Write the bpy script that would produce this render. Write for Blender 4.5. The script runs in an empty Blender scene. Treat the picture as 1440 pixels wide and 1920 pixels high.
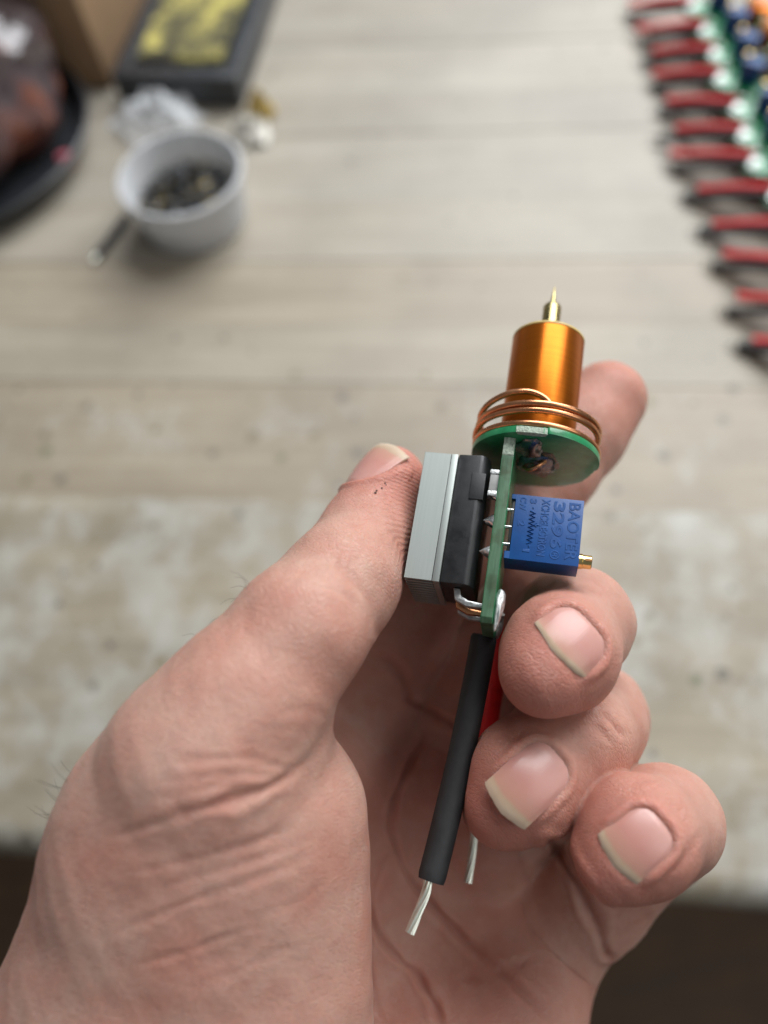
import bpy, bmesh, math, random
import numpy as np
from mathutils import Vector, Matrix, noise

# ------------------------------------------------------------------ camera, world, light
SC = bpy.context.scene
COL = SC.collection
FPX = 1442.0                      # focal length in photo pixels (photo 1440 x 1920)
TABLE = 0.75                      # bench top above the floor
CAM_H = 0.250                     # camera above the bench
PITCH, ROLL, YAW = math.radians(63.2), math.radians(10.0), math.radians(12.8)

_R0 = np.array([1.0, 0, 0]); _FW = np.array([0, math.cos(PITCH), -math.sin(PITCH)])
_U0 = np.array([0, math.sin(PITCH), math.cos(PITCH)])
CR = _R0 * math.cos(ROLL) - _U0 * math.sin(ROLL)          # camera right
CU = _U0 * math.cos(ROLL) + _R0 * math.sin(ROLL)          # camera up
CP = np.array([0, 0, TABLE + CAM_H])

cam_d = bpy.data.cameras.new('camera')
cam = bpy.data.objects.new('camera', cam_d); COL.objects.link(cam)
cam.matrix_world = Matrix(((CR[0], CU[0], -_FW[0], CP[0]), (CR[1], CU[1], -_FW[1], CP[1]),
                           (CR[2], CU[2], -_FW[2], CP[2]), (0, 0, 0, 1)))
cam_d.sensor_fit = 'VERTICAL'; cam_d.sensor_height = 24.0; cam_d.sensor_width = 18.0
cam_d.lens = FPX / 1920 * 24.0
cam_d.clip_start = 0.005; cam_d.clip_end = 50
cam_d.dof.use_dof = True; cam_d.dof.focus_distance = 0.1045; cam_d.dof.aperture_fstop = cam_d.lens / 3.3
SC.camera = cam
SC.render.resolution_x, SC.render.resolution_y = 768, 1024

w = bpy.data.worlds.new('World'); SC.world = w; w.use_nodes = True
bgn = w.node_tree.nodes['Background']
bgn.inputs[0].default_value = (0.80, 0.86, 0.92, 1); bgn.inputs[1].default_value = 0.15

def area_light(name, loc, target, sx, sy, energy, color):
    d = bpy.data.lights.new(name, 'AREA'); d.shape = 'RECTANGLE'; d.size = sx; d.size_y = sy
    d.energy = energy; d.color = color
    o = bpy.data.objects.new(name, d); COL.objects.link(o)
    o.location = loc
    o.rotation_euler = (Vector(target) - Vector(loc)).to_track_quat('-Z', 'Y').to_euler()
    return o
# daylight from a large window beyond the bench on the right, plus a weak fill lamp added on the near right
area_light('window_light', (0.62, 0.92, 1.80), (0.03, 0.12, 0.8), 1.2, 1.1, 31.0, (0.96, 0.98, 1.0))
area_light('side_fill_light', (0.85, -0.30, 1.85), (0.0, 0.05, 0.8), 0.8, 0.9, 3.6, (1.0, 0.98, 0.95))

SC.view_settings.view_transform = 'Standard'
SC.view_settings.look = 'None'
SC.view_settings.exposure = 0.22
SC.view_settings.gamma = 1.0
SC.view_settings.use_curve_mapping = False
SC.cycles.use_denoising = True
SC.cycles.max_bounces = 10
SC.cycles.transparent_max_bounces = 12
SC.cycles.caustics_reflective = False
SC.cycles.caustics_refractive = False
SC.cycles.sample_clamp_indirect = 4.0

# ------------------------------------------------------------------ helpers
MM = 0.001
RND = random.Random(7)

def cam_pt(px, py, depth):
    """photo pixel + depth (mm along the lens axis) -> camera space mm (x right, y down, z depth)"""
    return np.array([(px - 720) / FPX * depth, (py - 960) / FPX * depth, depth])

def cam_to_world(P):
    """camera space mm -> world metres, arrays (n,3)"""
    P = np.atleast_2d(P) * MM
    return CP + P[:, :1] * CR - P[:, 1:2] * CU + P[:, 2:3] * _FW

def ground(px, py, z=0.0):
    """photo pixel -> world point at height z (m) above the bench top"""
    d = _FW + CR * (px - 720) / FPX - CU * (py - 960) / FPX
    t = (TABLE + z - CP[2]) / d[2]
    return CP + d * t

def link(o, parent=None):
    COL.objects.link(o)
    if parent is not None:
        o.parent = parent
    return o

def mesh_obj(name, verts, faces, mat=None, parent=None, smooth=False):
    me = bpy.data.meshes.new(name)
    me.from_pydata([tuple(float(c) for c in v) for v in verts], [], faces)
    me.update()
    if mat: me.materials.append(mat)
    if smooth:
        me.polygons.foreach_set('use_smooth', [True] * len(me.polygons))
    return link(bpy.data.objects.new(name, me), parent)

def bm_obj(name, bm, mat=None, parent=None, smooth=False):
    me = bpy.data.meshes.new(name)
    bmesh.ops.recalc_face_normals(bm, faces=bm.faces)
    bm.to_mesh(me); bm.free()
    if mat: me.materials.append(mat)
    if smooth:
        me.polygons.foreach_set('use_smooth', [True] * len(me.polygons))
        try: me.set_sharp_from_angle(angle=math.radians(38))
        except Exception: pass
    return link(bpy.data.objects.new(name, me), parent)

def bm_box(x0, x1, y0, y1, z0, z1, bev=0.0, seg=2, s=MM, bm=None):
    b = bmesh.new()
    vs = [b.verts.new((x * s, y * s, z * s)) for x in (x0, x1) for y in (y0, y1) for z in (z0, z1)]
    for f in ((0, 1, 3, 2), (4, 6, 7, 5), (0, 4, 5, 1), (2, 3, 7, 6), (0, 2, 6, 4), (1, 5, 7, 3)):
        b.faces.new([vs[i] for i in f])
    bmesh.ops.recalc_face_normals(b, faces=b.faces)
    if bev:
        bmesh.ops.bevel(b, geom=list(b.edges), offset=bev * s, segments=seg, profile=0.6, affect='EDGES')
    if bm is not None:
        me = bpy.data.meshes.new('tmp'); b.to_mesh(me); b.free(); bm.from_mesh(me); bpy.data.meshes.remove(me)
        return bm
    return b

def box(name, dims, mat, parent=None, bev=0.15, seg=2, s=MM):
    return bm_obj(name, bm_box(*dims, bev=bev, seg=seg, s=s), mat, parent, smooth=bev > 0)

def prism(name, poly, axis, a0, a1, mat, parent=None, bev=0.0, s=MM):
    """poly = 2D points in the other two axes (in order x,y,z without `axis`)"""
    bm = bmesh.new()
    def P(p, a):
        q = list(p); q.insert(axis, a); return [c * s for c in q]
    A = [bm.verts.new(P(p, a0)) for p in poly]; B = [bm.verts.new(P(p, a1)) for p in poly]
    bm.faces.new(A); bm.faces.new(B[::-1])
    n = len(poly)
    for i in range(n):
        bm.faces.new((A[i], B[i], B[(i + 1) % n], A[(i + 1) % n]))
    bmesh.ops.recalc_face_normals(bm, faces=bm.faces)
    if bev:
        bmesh.ops.bevel(bm, geom=list(bm.edges), offset=bev * s, segments=2, profile=0.6, affect='EDGES')
    return bm_obj(name, bm, mat, parent, smooth=True)

def lathe(name, prof, mat, parent=None, n=64, s=MM, center=(0, 0, 0), axis='Z', close=False, smooth=True):
    """prof = [(r,z)...]; axis Z or X"""
    verts, faces = [], []
    for r, z in prof:
        for i in range(n):
            a = 2 * math.pi * i / n
            c, d = r * math.cos(a), r * math.sin(a)
            v = (c, d, z) if axis == 'Z' else (z, c, d)
            verts.append([(v[k] + center[k]) * s for k in range(3)])
    m = len(prof)
    for j in range(m - 1 if not close else m):
        for i in range(n):
            k = (j + 1) % m
            faces.append((j * n + i, j * n + (i + 1) % n, k * n + (i + 1) % n, k * n + i))
    if not close:
        faces.append(tuple(range(n))[::-1]); faces.append(tuple((m - 1) * n + i for i in range(n)))
    bm = bmesh.new()
    bv = [bm.verts.new(v) for v in verts]
    for f in faces:
        try: bm.faces.new([bv[i] for i in f])
        except ValueError: pass
    bmesh.ops.remove_doubles(bm, verts=bm.verts, dist=1e-7)
    return bm_obj(name, bm, mat, parent, smooth)

def tube_geo(path, radii, n=12, cap=True):
    """tube along a path (m); returns verts, faces"""
    P = np.asarray(path, float); m = len(P)
    if np.isscalar(radii): radii = [radii] * m
    T = np.gradient(P, axis=0); T /= np.linalg.norm(T, axis=1)[:, None] + 1e-12
    up = np.array([0, 0, 1.0]) if abs(T[0][2]) < 0.9 else np.array([1.0, 0, 0])
    N = np.cross(T[0], up); N /= np.linalg.norm(N)
    verts, faces = [], []
    for i in range(m):
        N = N - T[i] * np.dot(N, T[i]); N /= np.linalg.norm(N)
        B = np.cross(T[i], N)
        for k in range(n):
            a = 2 * math.pi * k / n
            verts.append(P[i] + radii[i] * (math.cos(a) * N + math.sin(a) * B))
    for i in range(m - 1):
        for k in range(n):
            faces.append((i * n + k, i * n + (k + 1) % n, (i + 1) * n + (k + 1) % n, (i + 1) * n + k))
    if cap:
        faces.append(tuple(range(n))[::-1]); faces.append(tuple((m - 1) * n + k for k in range(n)))
    return verts, faces

def tube(name, path, radii, mat, parent=None, n=12):
    v, f = tube_geo(path, radii, n)
    bm = bmesh.new(); bv = [bm.verts.new(x) for x in v]
    for q in f: bm.faces.new([bv[i] for i in q])
    return bm_obj(name, bm, mat, parent, smooth=True)

def spline(pts, n=40):
    """Catmull-Rom through pts"""
    P = np.asarray(pts, float)
    P = np.vstack([2 * P[0] - P[1], P, 2 * P[-1] - P[-2]])
    out = []
    seg = len(P) - 3
    for i in range(seg):
        for t in np.linspace(0, 1, max(2, n // seg), endpoint=(i == seg - 1)):
            a, b, c, d = P[i:i + 4]
            out.append(0.5 * ((2 * b) + (-a + c) * t + (2 * a - 5 * b + 4 * c - d) * t * t + (-a + 3 * b - 3 * c + d) * t ** 3))
    return np.array(out)

def blob(name, center, radii, mat, parent=None, amp=0.15, freq=1.2, seed=0, sub=3, s=MM):
    bm = bmesh.new(); bmesh.ops.create_icosphere(bm, subdivisions=sub, radius=1.0)
    for v in bm.verts:
        k = 1 + amp * noise.noise(Vector(v.co) * freq + Vector((seed * 3.1, seed * 1.7, seed)))
        v.co = Vector([(v.co[i] * radii[i] * k + center[i]) * s for i in range(3)])
    return bm_obj(name, bm, mat, parent, smooth=True)

def tag(o, label=None, cat=None, group=None, kind=None):
    if label: o['label'] = label
    if cat: o['category'] = cat
    if group: o['group'] = group
    if kind: o['kind'] = kind
    return o

def empty(name, M=None):
    o = bpy.data.objects.new(name, None); o.empty_display_size = 0.01
    COL.objects.link(o)
    if M is not None: o.matrix_world = M
    return o

def copy_tree(o, parent=None):
    c = o.copy(); COL.objects.link(c); c.parent = parent
    for ch in list(o.children): copy_tree(ch, c)
    return c

# ------------------------------------------------------------------ materials
def srgb(r, g, b):
    f = lambda c: (c / 255 / 12.92) if c <= 10 else ((c / 255 + 0.055) / 1.055) ** 2.4
    return (f(r), f(g), f(b), 1.0)

def new_mat(name):
    m = bpy.data.materials.new(name); m.use_nodes = True
    nt = m.node_tree; return m, nt, nt.nodes['Principled BSDF']

def N(nt, kind, **kw):
    n = nt.nodes.new(kind)
    for k, v in kw.items():
        if k.startswith('_'): setattr(n, k[1:], v)
        else: n.inputs[k.replace('__', ' ')].default_value = v
    return n

def ramp(nt, pts, src):
    r = nt.nodes.new('ShaderNodeValToRGB')
    e = r.color_ramp.elements
    while len(e) < len(pts): e.new(0.5)
    for i, (p, c) in enumerate(pts):
        e[i].position = p; e[i].color = c if len(c) == 4 else (*c, 1)
    nt.links.new(src, r.inputs[0]); return r

def mixc(nt, fac, a, b, mode='MIX'):
    m = nt.nodes.new('ShaderNodeMix'); m.data_type = 'RGBA'; m.blend_type = mode
    for sock, v in ((m.inputs[0], fac), (m.inputs[6], a), (m.inputs[7], b)):
        if hasattr(v, 'is_linked') or hasattr(v, 'links'): nt.links.new(v, sock)
        else: sock.default_value = v
    return m.outputs[2]

def pmat(name, color, rough=0.5, metal=0.0, vary=0.12, scale=900.0, bump=0.0, bscale=2500.0, rvar=0.1, coat=0.0, spec=0.5, sss=0.0):
    """plain surface with broken-up colour, gloss and fine relief"""
    m, nt, p = new_mat(name)
    tc = nt.nodes.new('ShaderNodeTexCoord')
    nz = N(nt, 'ShaderNodeTexNoise', Scale=scale, Detail=5.0, Roughness=0.6)
    nt.links.new(tc.outputs['Object'], nz.inputs['Vector'])
    lo = tuple(c * (1 - vary) for c in color[:3]); hi = tuple(min(1, c * (1 + vary)) for c in color[:3])
    r = ramp(nt, [(0.3, lo), (0.7, hi)], nz.outputs['Fac'])
    nt.links.new(r.outputs[0], p.inputs['Base Color'])
    mr = N(nt, 'ShaderNodeMapRange', From__Min=0.3, From__Max=0.7, To__Min=max(0.02, rough - rvar), To__Max=min(1, rough + rvar))
    nt.links.new(nz.outputs['Fac'], mr.inputs['Value']); nt.links.new(mr.outputs[0], p.inputs['Roughness'])
    p.inputs['Metallic'].default_value = metal
    p.inputs['Specular IOR Level'].default_value = spec
    p.inputs['Coat Weight'].default_value = coat
    if sss:
        p.inputs['Subsurface Weight'].default_value = sss
        p.inputs['Subsurface Radius'].default_value = (0.001, 0.001, 0.001); p.inputs['Subsurface Scale'].default_value = 1.0
    if bump:
        nb = N(nt, 'ShaderNodeTexNoise', Scale=bscale, Detail=4.0)
        nt.links.new(tc.outputs['Object'], nb.inputs['Vector'])
        b = N(nt, 'ShaderNodeBump', Strength=bump, Distance=0.0002)
        nt.links.new(nb.outputs['Fac'], b.inputs['Height']); nt.links.new(b.outputs[0], p.inputs['Normal'])
    return m

def wood_mat(name, light, dark, white=0.0, specks=0.4, seed=0.0, rough=0.5):
    m, nt, p = new_mat(name); L = nt.links.new
    tc = nt.nodes.new('ShaderNodeTexCoord')
    mp = N(nt, 'ShaderNodeMapping'); mp.inputs['Location'].default_value = (seed * 3.7, seed * 1.3, seed)
    mp.inputs['Scale'].default_value = (6.0, 75.0, 40.0); L(tc.outputs['Object'], mp.inputs['Vector'])
    g1 = N(nt, 'ShaderNodeTexNoise', Scale=1.0, Detail=8.0, Roughness=0.65, Distortion=0.6); L(mp.outputs[0], g1.inputs['Vector'])
    mp2 = N(nt, 'ShaderNodeMapping'); mp2.inputs['Location'].default_value = (seed, seed * 2.3, 0)
    mp2.inputs['Scale'].default_value = (14.0, 420.0, 200.0); L(tc.outputs['Object'], mp2.inputs['Vector'])
    g2 = N(nt, 'ShaderNodeTexNoise', Scale=1.0, Detail=6.0, Roughness=0.7); L(mp2.outputs[0], g2.inputs['Vector'])
    base = ramp(nt, [(0.30, dark), (0.68, light)], g1.outputs['Fac']).outputs[0]
    fine = ramp(nt, [(0.3, (0.78, 0.76, 0.73)), (0.65, (1, 1, 1))], g2.outputs['Fac']).outputs[0]
    col = mixc(nt, 0.8, base, fine, 'MULTIPLY')
    # greyed, worn film that follows no light: broad stains
    nst = N(nt, 'ShaderNodeTexNoise', Scale=16.0, Detail=5.0, Roughness=0.6); L(tc.outputs['Object'], nst.inputs['Vector'])
    st = ramp(nt, [(0.42, (0, 0, 0)), (0.72, (1, 1, 1))], nst.outputs['Fac']).outputs[0]
    col = mixc(nt, st, col, mixc(nt, 0.5, col, tuple(0.62 * c for c in dark[:3]) + (1,)))
    if white > 0:                               # remains of white paint
        mp3 = N(nt, 'ShaderNodeMapping'); mp3.inputs['Scale'].default_value = (38.0, 30.0, 40.0)
        mp3.inputs['Location'].default_value = (seed * 0.9 + 0.35, seed * 0.4, 0); L(tc.outputs['Object'], mp3.inputs['Vector'])
        w1 = N(nt, 'ShaderNodeTexNoise', Scale=1.0, Detail=12.0, Roughness=0.78); L(mp3.outputs[0], w1.inputs['Vector'])
        wr = ramp(nt, [(0.62 - 0.22 * white, (0, 0, 0)), (0.80 - 0.2 * white, (1, 1, 1))], w1.outputs['Fac']).outputs[0]
        wf = N(nt, 'ShaderNodeMath', _operation='MULTIPLY'); L(wr, wf.inputs[0]); wf.inputs[1].default_value = 0.75
        col = mixc(nt, wf.outputs[0], col, (0.50, 0.50, 0.462, 1))
    # specks of flux, solder and dirt
    v = N(nt, 'ShaderNodeTexVoronoi', Scale=75.0, Randomness=1.0); L(tc.outputs['Object'], v.inputs['Vector'])
    nz = N(nt, 'ShaderNodeTexNoise', Scale=38.0, Detail=2.0); L(tc.outputs['Object'], nz.inputs['Vector'])
    gt = N(nt, 'ShaderNodeMath', _operation='MULTIPLY'); L(nz.outputs['Fac'], gt.inputs[0]); gt.inputs[1].default_value = 0.36 * specks
    ls = N(nt, 'ShaderNodeMath', _operation='LESS_THAN'); L(v.outputs['Distance'], ls.inputs[0]); L(gt.outputs[0], ls.inputs[1])
    hue = ramp(nt, [(0.0, (0.05, 0.05, 0.05)), (0.5, (0.10, 0.09, 0.07)), (0.72, (0.16, 0.11, 0.03)), (0.88, (0.07, 0.11, 0.05)), (1.0, (0.08, 0.10, 0.12))], v.outputs['Color']).outputs[0]
    col = mixc(nt, ls.outputs[0], col, mixc(nt, 0.6, col, hue))
    L(col, p.inputs['Base Color'])
    rr = N(nt, 'ShaderNodeMapRange', To__Min=rough - 0.1, To__Max=rough + 0.14); L(g1.outputs['Fac'], rr.inputs['Value']); L(rr.outputs[0], p.inputs['Roughness'])
    b = N(nt, 'ShaderNodeBump', Strength=0.35, Distance=0.0004); L(g2.outputs['Fac'], b.inputs['Height']); L(b.outputs[0], p.inputs['Normal'])
    return m

# ------------------------------------------------------------------ floor and workbench
fm = wood_mat('floor_wood', (0.19, 0.105, 0.05, 1), (0.10, 0.055, 0.026, 1), 0, 0.2, 3.0, 0.55)
fl = mesh_obj('floor', [(-3, -3, 0), (3, -3, 0), (3, 3, 0), (-3, 3, 0)], [(0, 1, 2, 3)], fm)
tag(fl, 'dark brown floor below the bench edge', kind='structure')

BU = np.array([math.cos(YAW), -math.sin(YAW), 0]); BV = np.array([math.sin(YAW), math.cos(YAW), 0])
bench = empty('workbench', Matrix.LocRotScale(Vector((0, 0, 0)), Matrix.Rotation(-YAW, 3, 'Z'), None))
tag(bench, 'worn pale wooden workbench of flush planks with paint stains', 'workbench')
def bv(px, py): return float(np.dot(ground(px, py), BV))
front = bv(700, 1606) - 0.0065
cuts = [front, bv(300, 934), bv(300, 716), bv(480, 606), bv(480, 490), bv(700, 372), bv(700, 250), bv(700, 172), bv(700, 85)]
while cuts[-1] < front + 0.68: cuts.append(cuts[-1] + (0.055 + 0.03 * RND.random()))
tones = [((0.42, 0.365, 0.275), (0.27, 0.23, 0.165), 0.80, 0.75), ((0.41, 0.35, 0.265), (0.285, 0.235, 0.17), 0.38, 0.9),
         ((0.43, 0.385, 0.305), (0.32, 0.275, 0.21), 0.0, 0.6), ((0.405, 0.35, 0.27), (0.295, 0.245, 0.18), 0.0, 0.45),
         ((0.43, 0.39, 0.32), (0.33, 0.29, 0.23), 0.0, 0.5)]
for i in range(len(cuts) - 1):
    if i < len(tones): lt, dk, wh, sp = tones[i]
    else:
        k = 0.92 + 0.16 * RND.random()
        lt = (0.43 * k, 0.395 * k, 0.33 * k); dk = (0.34 * k, 0.30 * k, 0.245 * k); wh, sp = 0.0, 0.5
    m = wood_mat('bench_wood', (*lt, 1), (*dk, 1), wh, sp, 1.7 * i + 0.4, 0.44)
    bev = 0.0035 if i == 0 else 0.0004
    bm = bm_box(-0.75, 0.75, cuts[i] + 0.00002, cuts[i + 1] - 0.00002, TABLE - 0.028, TABLE - (0.0002 if i % 2 else 0.0), s=1.0)
    es = [e for e in bm.edges if all(v.co.z > TABLE - 0.01 for v in e.verts) and abs(e.verts[0].co.y - e.verts[1].co.y) < 1e-6]
    fe = [e for e in es if abs(e.verts[0].co.y - cuts[i]) < 0.001]
    if i == 0:
        bmesh.ops.bevel(bm, geom=fe, offset=0.0095, segments=8, profile=0.5, affect='EDGES')
    else:
        bmesh.ops.bevel(bm, geom=es, offset=0.0002, segments=1, profile=0.5, affect='EDGES')
    bm_obj('plank', bm, m, bench, smooth=True)
fwood = wood_mat('bench_frame_wood', (0.30, 0.24, 0.17, 1), (0.2, 0.15, 0.1, 1), 0, 0.2, 9.0)
box('apron', (-0.70, 0.70, front + 0.03, front + 0.05, TABLE - 0.12, TABLE - 0.0285), fwood, bench, bev=0.002, s=1)
for sx in (-0.68, 0.62):
    for sy in (front + 0.052, front + 0.58):
        box('leg', (sx, sx + 0.06, sy, sy + 0.06, 0.0, TABLE - 0.0285), fwood, bench, bev=0.003, s=1)

# ------------------------------------------------------------------ things lying at the back of the bench
def rot_base(px, py, z=0.0, yaw=0.0):
    g = ground(px, py, z); return Matrix.LocRotScale(Vector((g[0], g[1], TABLE)), Matrix.Rotation(yaw, 3, 'Z'), None)

# cardboard box: near vertical edge meets the bench at photo (214,168)
card = pmat('cardboard', (0.32, 0.205, 0.115), 0.8, vary=0.1, scale=120, bump=0.3, bscale=700)
cedge = pmat('cardboard_edge', (0.36, 0.25, 0.15), 0.9, vary=0.2, scale=900)
g = ground(212, 165)
cb = empty('cardboard_box', Matrix.LocRotScale(Vector((g[0], g[1], TABLE)), Matrix.Rotation(math.radians(-16), 3, 'Z'), None))
tag(cb, 'brown cardboard box standing behind the black dish', 'box')
box('body', (-150, 0, 0, 100, 0.3, 95), card, cb, bev=0.8)
box('flap', (-150, -2, 2, 46, 95.2, 96.6), cedge, cb, bev=0.3)
box('flap', (-150, -2, 54, 98, 95.2, 96.6), cedge, cb, bev=0.3)

# soldering sponge tray
nl, nr, fr = ground(206, 142, 0.016), ground(442, 146, 0.016), ground(534, -10, 0.016)
wv = nr - nl; tw = np.linalg.norm(wv); tyaw = math.atan2(wv[1], wv[0])
tl_ = 0.105
tray = empty('sponge_tray', Matrix.LocRotScale(Vector((nl[0], nl[1], TABLE)), Matrix.Rotation(tyaw, 3, 'Z'), None))
tag(tray, 'black rectangular soldering tray holding a yellow sponge', 'tray')
blkp = pmat('black_plastic', (0.030, 0.033, 0.038), 0.32, vary=0.25, scale=300, bump=0.15)
W = tw * 1000; D = tl_ * 1000
sk = 0.36                                            # the far end is swung to the right
prism('base', [(0, 0), (W, 0), (W, D), (0, D)], 2, 0.3, 11, blkp, tray, bev=1.5)
for nm, dm in (('rim', (0, W, 0, 9, 11.2, 16)), ('rim', (0, W, D - 9, D, 11.2, 16)), ('rim', (0, 9, 9.2, D - 9.2, 11.2, 16)), ('rim', (W - 9, W, 9.2, D - 9.2, 11.2, 16))):
    box(nm, dm, blkp, tray, bev=1.0)
# sponge lies inside the rim
spm, nt, p = new_mat('sponge_yellow')
tc = nt.nodes.new('ShaderNodeTexCoord'); nz = N(nt, 'ShaderNodeTexNoise', Scale=55.0, Detail=6.0, Roughness=0.7); nt.links.new(tc.outputs['Object'], nz.inputs['Vector'])
r_ = ramp(nt, [(0.40, (0.045, 0.042, 0.03)), (0.5, (0.20, 0.18, 0.07)), (0.62, (0.55, 0.48, 0.13)), (0.8, (0.68, 0.60, 0.26))], nz.outputs['Fac'])
nt.links.new(r_.outputs[0], p.inputs['Base Color']); p.inputs['Roughness'].default_value = 0.95
nb = N(nt, 'ShaderNodeTexNoise', Scale=600.0, Detail=4.0); nt.links.new(tc.outputs['Object'], nb.inputs['Vector'])
b_ = N(nt, 'ShaderNodeBump', Strength=0.8, Distance=0.001); nt.links.new(nb.outputs['Fac'], b_.inputs['Height']); nt.links.new(b_.outputs[0], p.inputs['Normal'])
bm = bm_box(10.5, W - 10.5, 12, D * 0.82, 11.3, 17.5, bev=1.2, seg=2)
bmesh.ops.subdivide_edges(bm, edges=list(bm.edges), cuts=6, use_grid_fill=True)
for v in bm.verts: v.co += Vector((0, 0, 1)) * (0.0008 * noise.noise(v.co * 120) if v.co.z > 0.0125 else 0)
sp = bm_obj('sponge', bm, spm, None, smooth=True); sp.matrix_world = tray.matrix_world
tag(sp, 'dirty yellow soldering sponge lying in the black tray', 'sponge')

# translucent plastic cup with cut component leads
pl, nt, p = new_mat('milky_plastic')
p.inputs['Base Color'].default_value = (0.90, 0.92, 0.95, 1); p.inputs['Roughness'].default_value = 0.42
p.inputs['Transmission Weight'].default_value = 0.38; p.inputs['IOR'].default_value = 1.22
p.inputs['Subsurface Weight'].default_value = 0.2; p.inputs['Subsurface Radius'].default_value = (0.004, 0.004, 0.004); p.inputs['Subsurface Scale'].default_value = 1.0
tc = nt.nodes.new('ShaderNodeTexCoord'); nz = N(nt, 'ShaderNodeTexNoise', Scale=160.0, Detail=4.0); nt.links.new(tc.outputs['Object'], nz.inputs['Vector'])
b_ = N(nt, 'ShaderNodeBump', Strength=0.2, Distance=0.0006); nt.links.new(nz.outputs['Fac'], b_.inputs['Height']); nt.links.new(b_.outputs[0], p.inputs['Normal'])
CUPH = 0.0255
gc = ground(336, 322, CUPH)
cup = empty('plastic_cup', Matrix.Translation(Vector((gc[0], gc[1], TABLE))))
tag(cup, 'milky plastic cup full of dark clippings', 'cup')
lathe('body', [(22.5, 0.3), (23.6, 1.2), (26.0, 18.5), (26.4, 22.6), (27.6, 23.0), (27.9, 24.6), (27.3, 25.5), (26.2, 25.5), (25.5, 22.6), (22.7, 2.2), (21.5, 1.8), (0.01, 1.8), (0.01, 0.3)], pl, cup, n=96, close=True)
clipm = pmat('clipping_dark', (0.05, 0.05, 0.052), 0.35, 0.6, vary=0.6, scale=160)
clipm2 = pmat('clipping_bright', (0.40, 0.40, 0.38), 0.3, 0.9, vary=0.4, scale=160)
clipm3 = pmat('clipping_brass', (0.36, 0.27, 0.09), 0.35, 0.8, vary=0.4, scale=160)
for nm, cm, cnt, rad in (('lead_clippings', clipm, 1100, 0.6), ('lead_clippings', clipm2, 90, 0.35), ('lead_clippings', clipm3, 70, 0.4)):
    bm = bmesh.new()
    for k in range(cnt):
        a = RND.random() * 2 * math.pi; r0 = 21.5 * math.sqrt(RND.random())
        z0 = 4 + 12.0 * RND.random() ** 0.6 * (1.08 - 0.35 * (r0 / 24) ** 2) + (0.0 if cm is clipm else 0.8)
        c = Vector((r0 * math.cos(a), r0 * math.sin(a), z0)); d = Vector((RND.uniform(-1, 1), RND.uniform(-1, 1), RND.uniform(-.5, .5))).normalized()
        l = RND.uniform(1.5, 3.6)
        if (c + d * l).to_2d().length > 20.8 + 0.13 * c.z or (c - d * l).to_2d().length > 20.8 + 0.13 * c.z: continue
        v, f = tube_geo([np.array(c - d * l) * MM, np.array(c + d * (0.1 * l) + Vector((0, 0, .3))) * MM, np.array(c + d * l) * MM], rad * MM, 5)
        q = [bm.verts.new(x) for x in v]
        for ff in f: bm.faces.new([q[i] for i in ff])
    o = bm_obj(nm, bm, cm); o.matrix_world = cup.matrix_world
    tag(o, {clipm: 'heap of dark cut wire ends inside the milky cup', clipm2: 'bright silvery cut leads among the dark clippings in the cup', clipm3: 'brassy cut leads among the dark clippings in the cup'}[cm], 'clippings', kind='stuff')

# crumpled clear bag between tray and cup
clr, nt, p = new_mat('clear_film')
out = nt.nodes['Material Output']
p.inputs['Base Color'].default_value = (0.9, 0.92, 0.94, 1); p.inputs['Roughness'].default_value = 0.22
tr = nt.nodes.new('ShaderNodeBsdfTransparent'); mx = nt.nodes.new('ShaderNodeMixShader')
lw = N(nt, 'ShaderNodeTexNoise', Scale=90.0, Detail=3.0); tc = nt.nodes.new('ShaderNodeTexCoord'); nt.links.new(tc.outputs['Object'], lw.inputs['Vector'])
rr = ramp(nt, [(0.35, (0.15,) * 3), (0.65, (0.5,) * 3)], lw.outputs['Fac'])
nt.links.new(rr.outputs[0], mx.inputs[0]); nt.links.new(tr.outputs[0], mx.inputs[1]); nt.links.new(p.outputs[0], mx.inputs[2]); nt.links.new(mx.outputs[0], out.inputs[0])
def crumple(name, px, py, sx, sy, h, yaw, mat, seed, n=26, thick=0.00025):
    g = ground(px, py)
    vs, fs = [], []
    for j in range(n + 1):
        for i in range(n + 1):
            u, v = i / n - 0.5, j / n - 0.5
            q = Vector((u * 5 + seed, v * 5 - seed, seed))
            z = h * (0.5 + 0.9 * abs(noise.noise(q)) + 0.5 * noise.noise(q * 2.3)) * max(0.0, 1 - 3.2 * (u * u + v * v)) + 0.0006 + 0.0005 * abs(noise.noise(q * 3))
            vs.append((u * sx * (1 + 0.3 * noise.noise(q * 0.7)), v * sy * (1 + 0.3 * noise.noise(q * 0.9 + Vector((4, 1, 0)))), max(0.0004, z)))
    for j in range(n):
        for i in range(n):
            a = j * (n + 1) + i; fs.append((a, a + 1, a + n + 2, a + n + 1))
    o = mesh_obj(name, vs, fs, mat, None, smooth=False)
    md = o.modifiers.new('thickness', 'SOLIDIFY'); md.thickness = thick; md.offset = 1
    o.matrix_world = Matrix.LocRotScale(Vector((g[0], g[1], TABLE)), Matrix.Rotation(yaw, 3, 'Z'), None)
    return o
tag(crumple('plastic_bag', 296, 226, 0.040, 0.036, 0.013, 0.5, clr, 2.0), 'crumpled clear bag between the sponge tray and the cup', 'bag')
foil = pmat('crumb_pale', (0.62, 0.60, 0.54), 0.5, vary=0.5, scale=240)
tag(crumple('paper_scrap', 474, 252, 0.016, 0.018, 0.010, 0.2, foil, 5.0, n=14), 'pale crumpled scrap right of the milky cup', 'scrap')
ylw = pmat('crumb_yellow', (0.42, 0.30, 0.09), 0.6, vary=0.6, scale=240)
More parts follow.
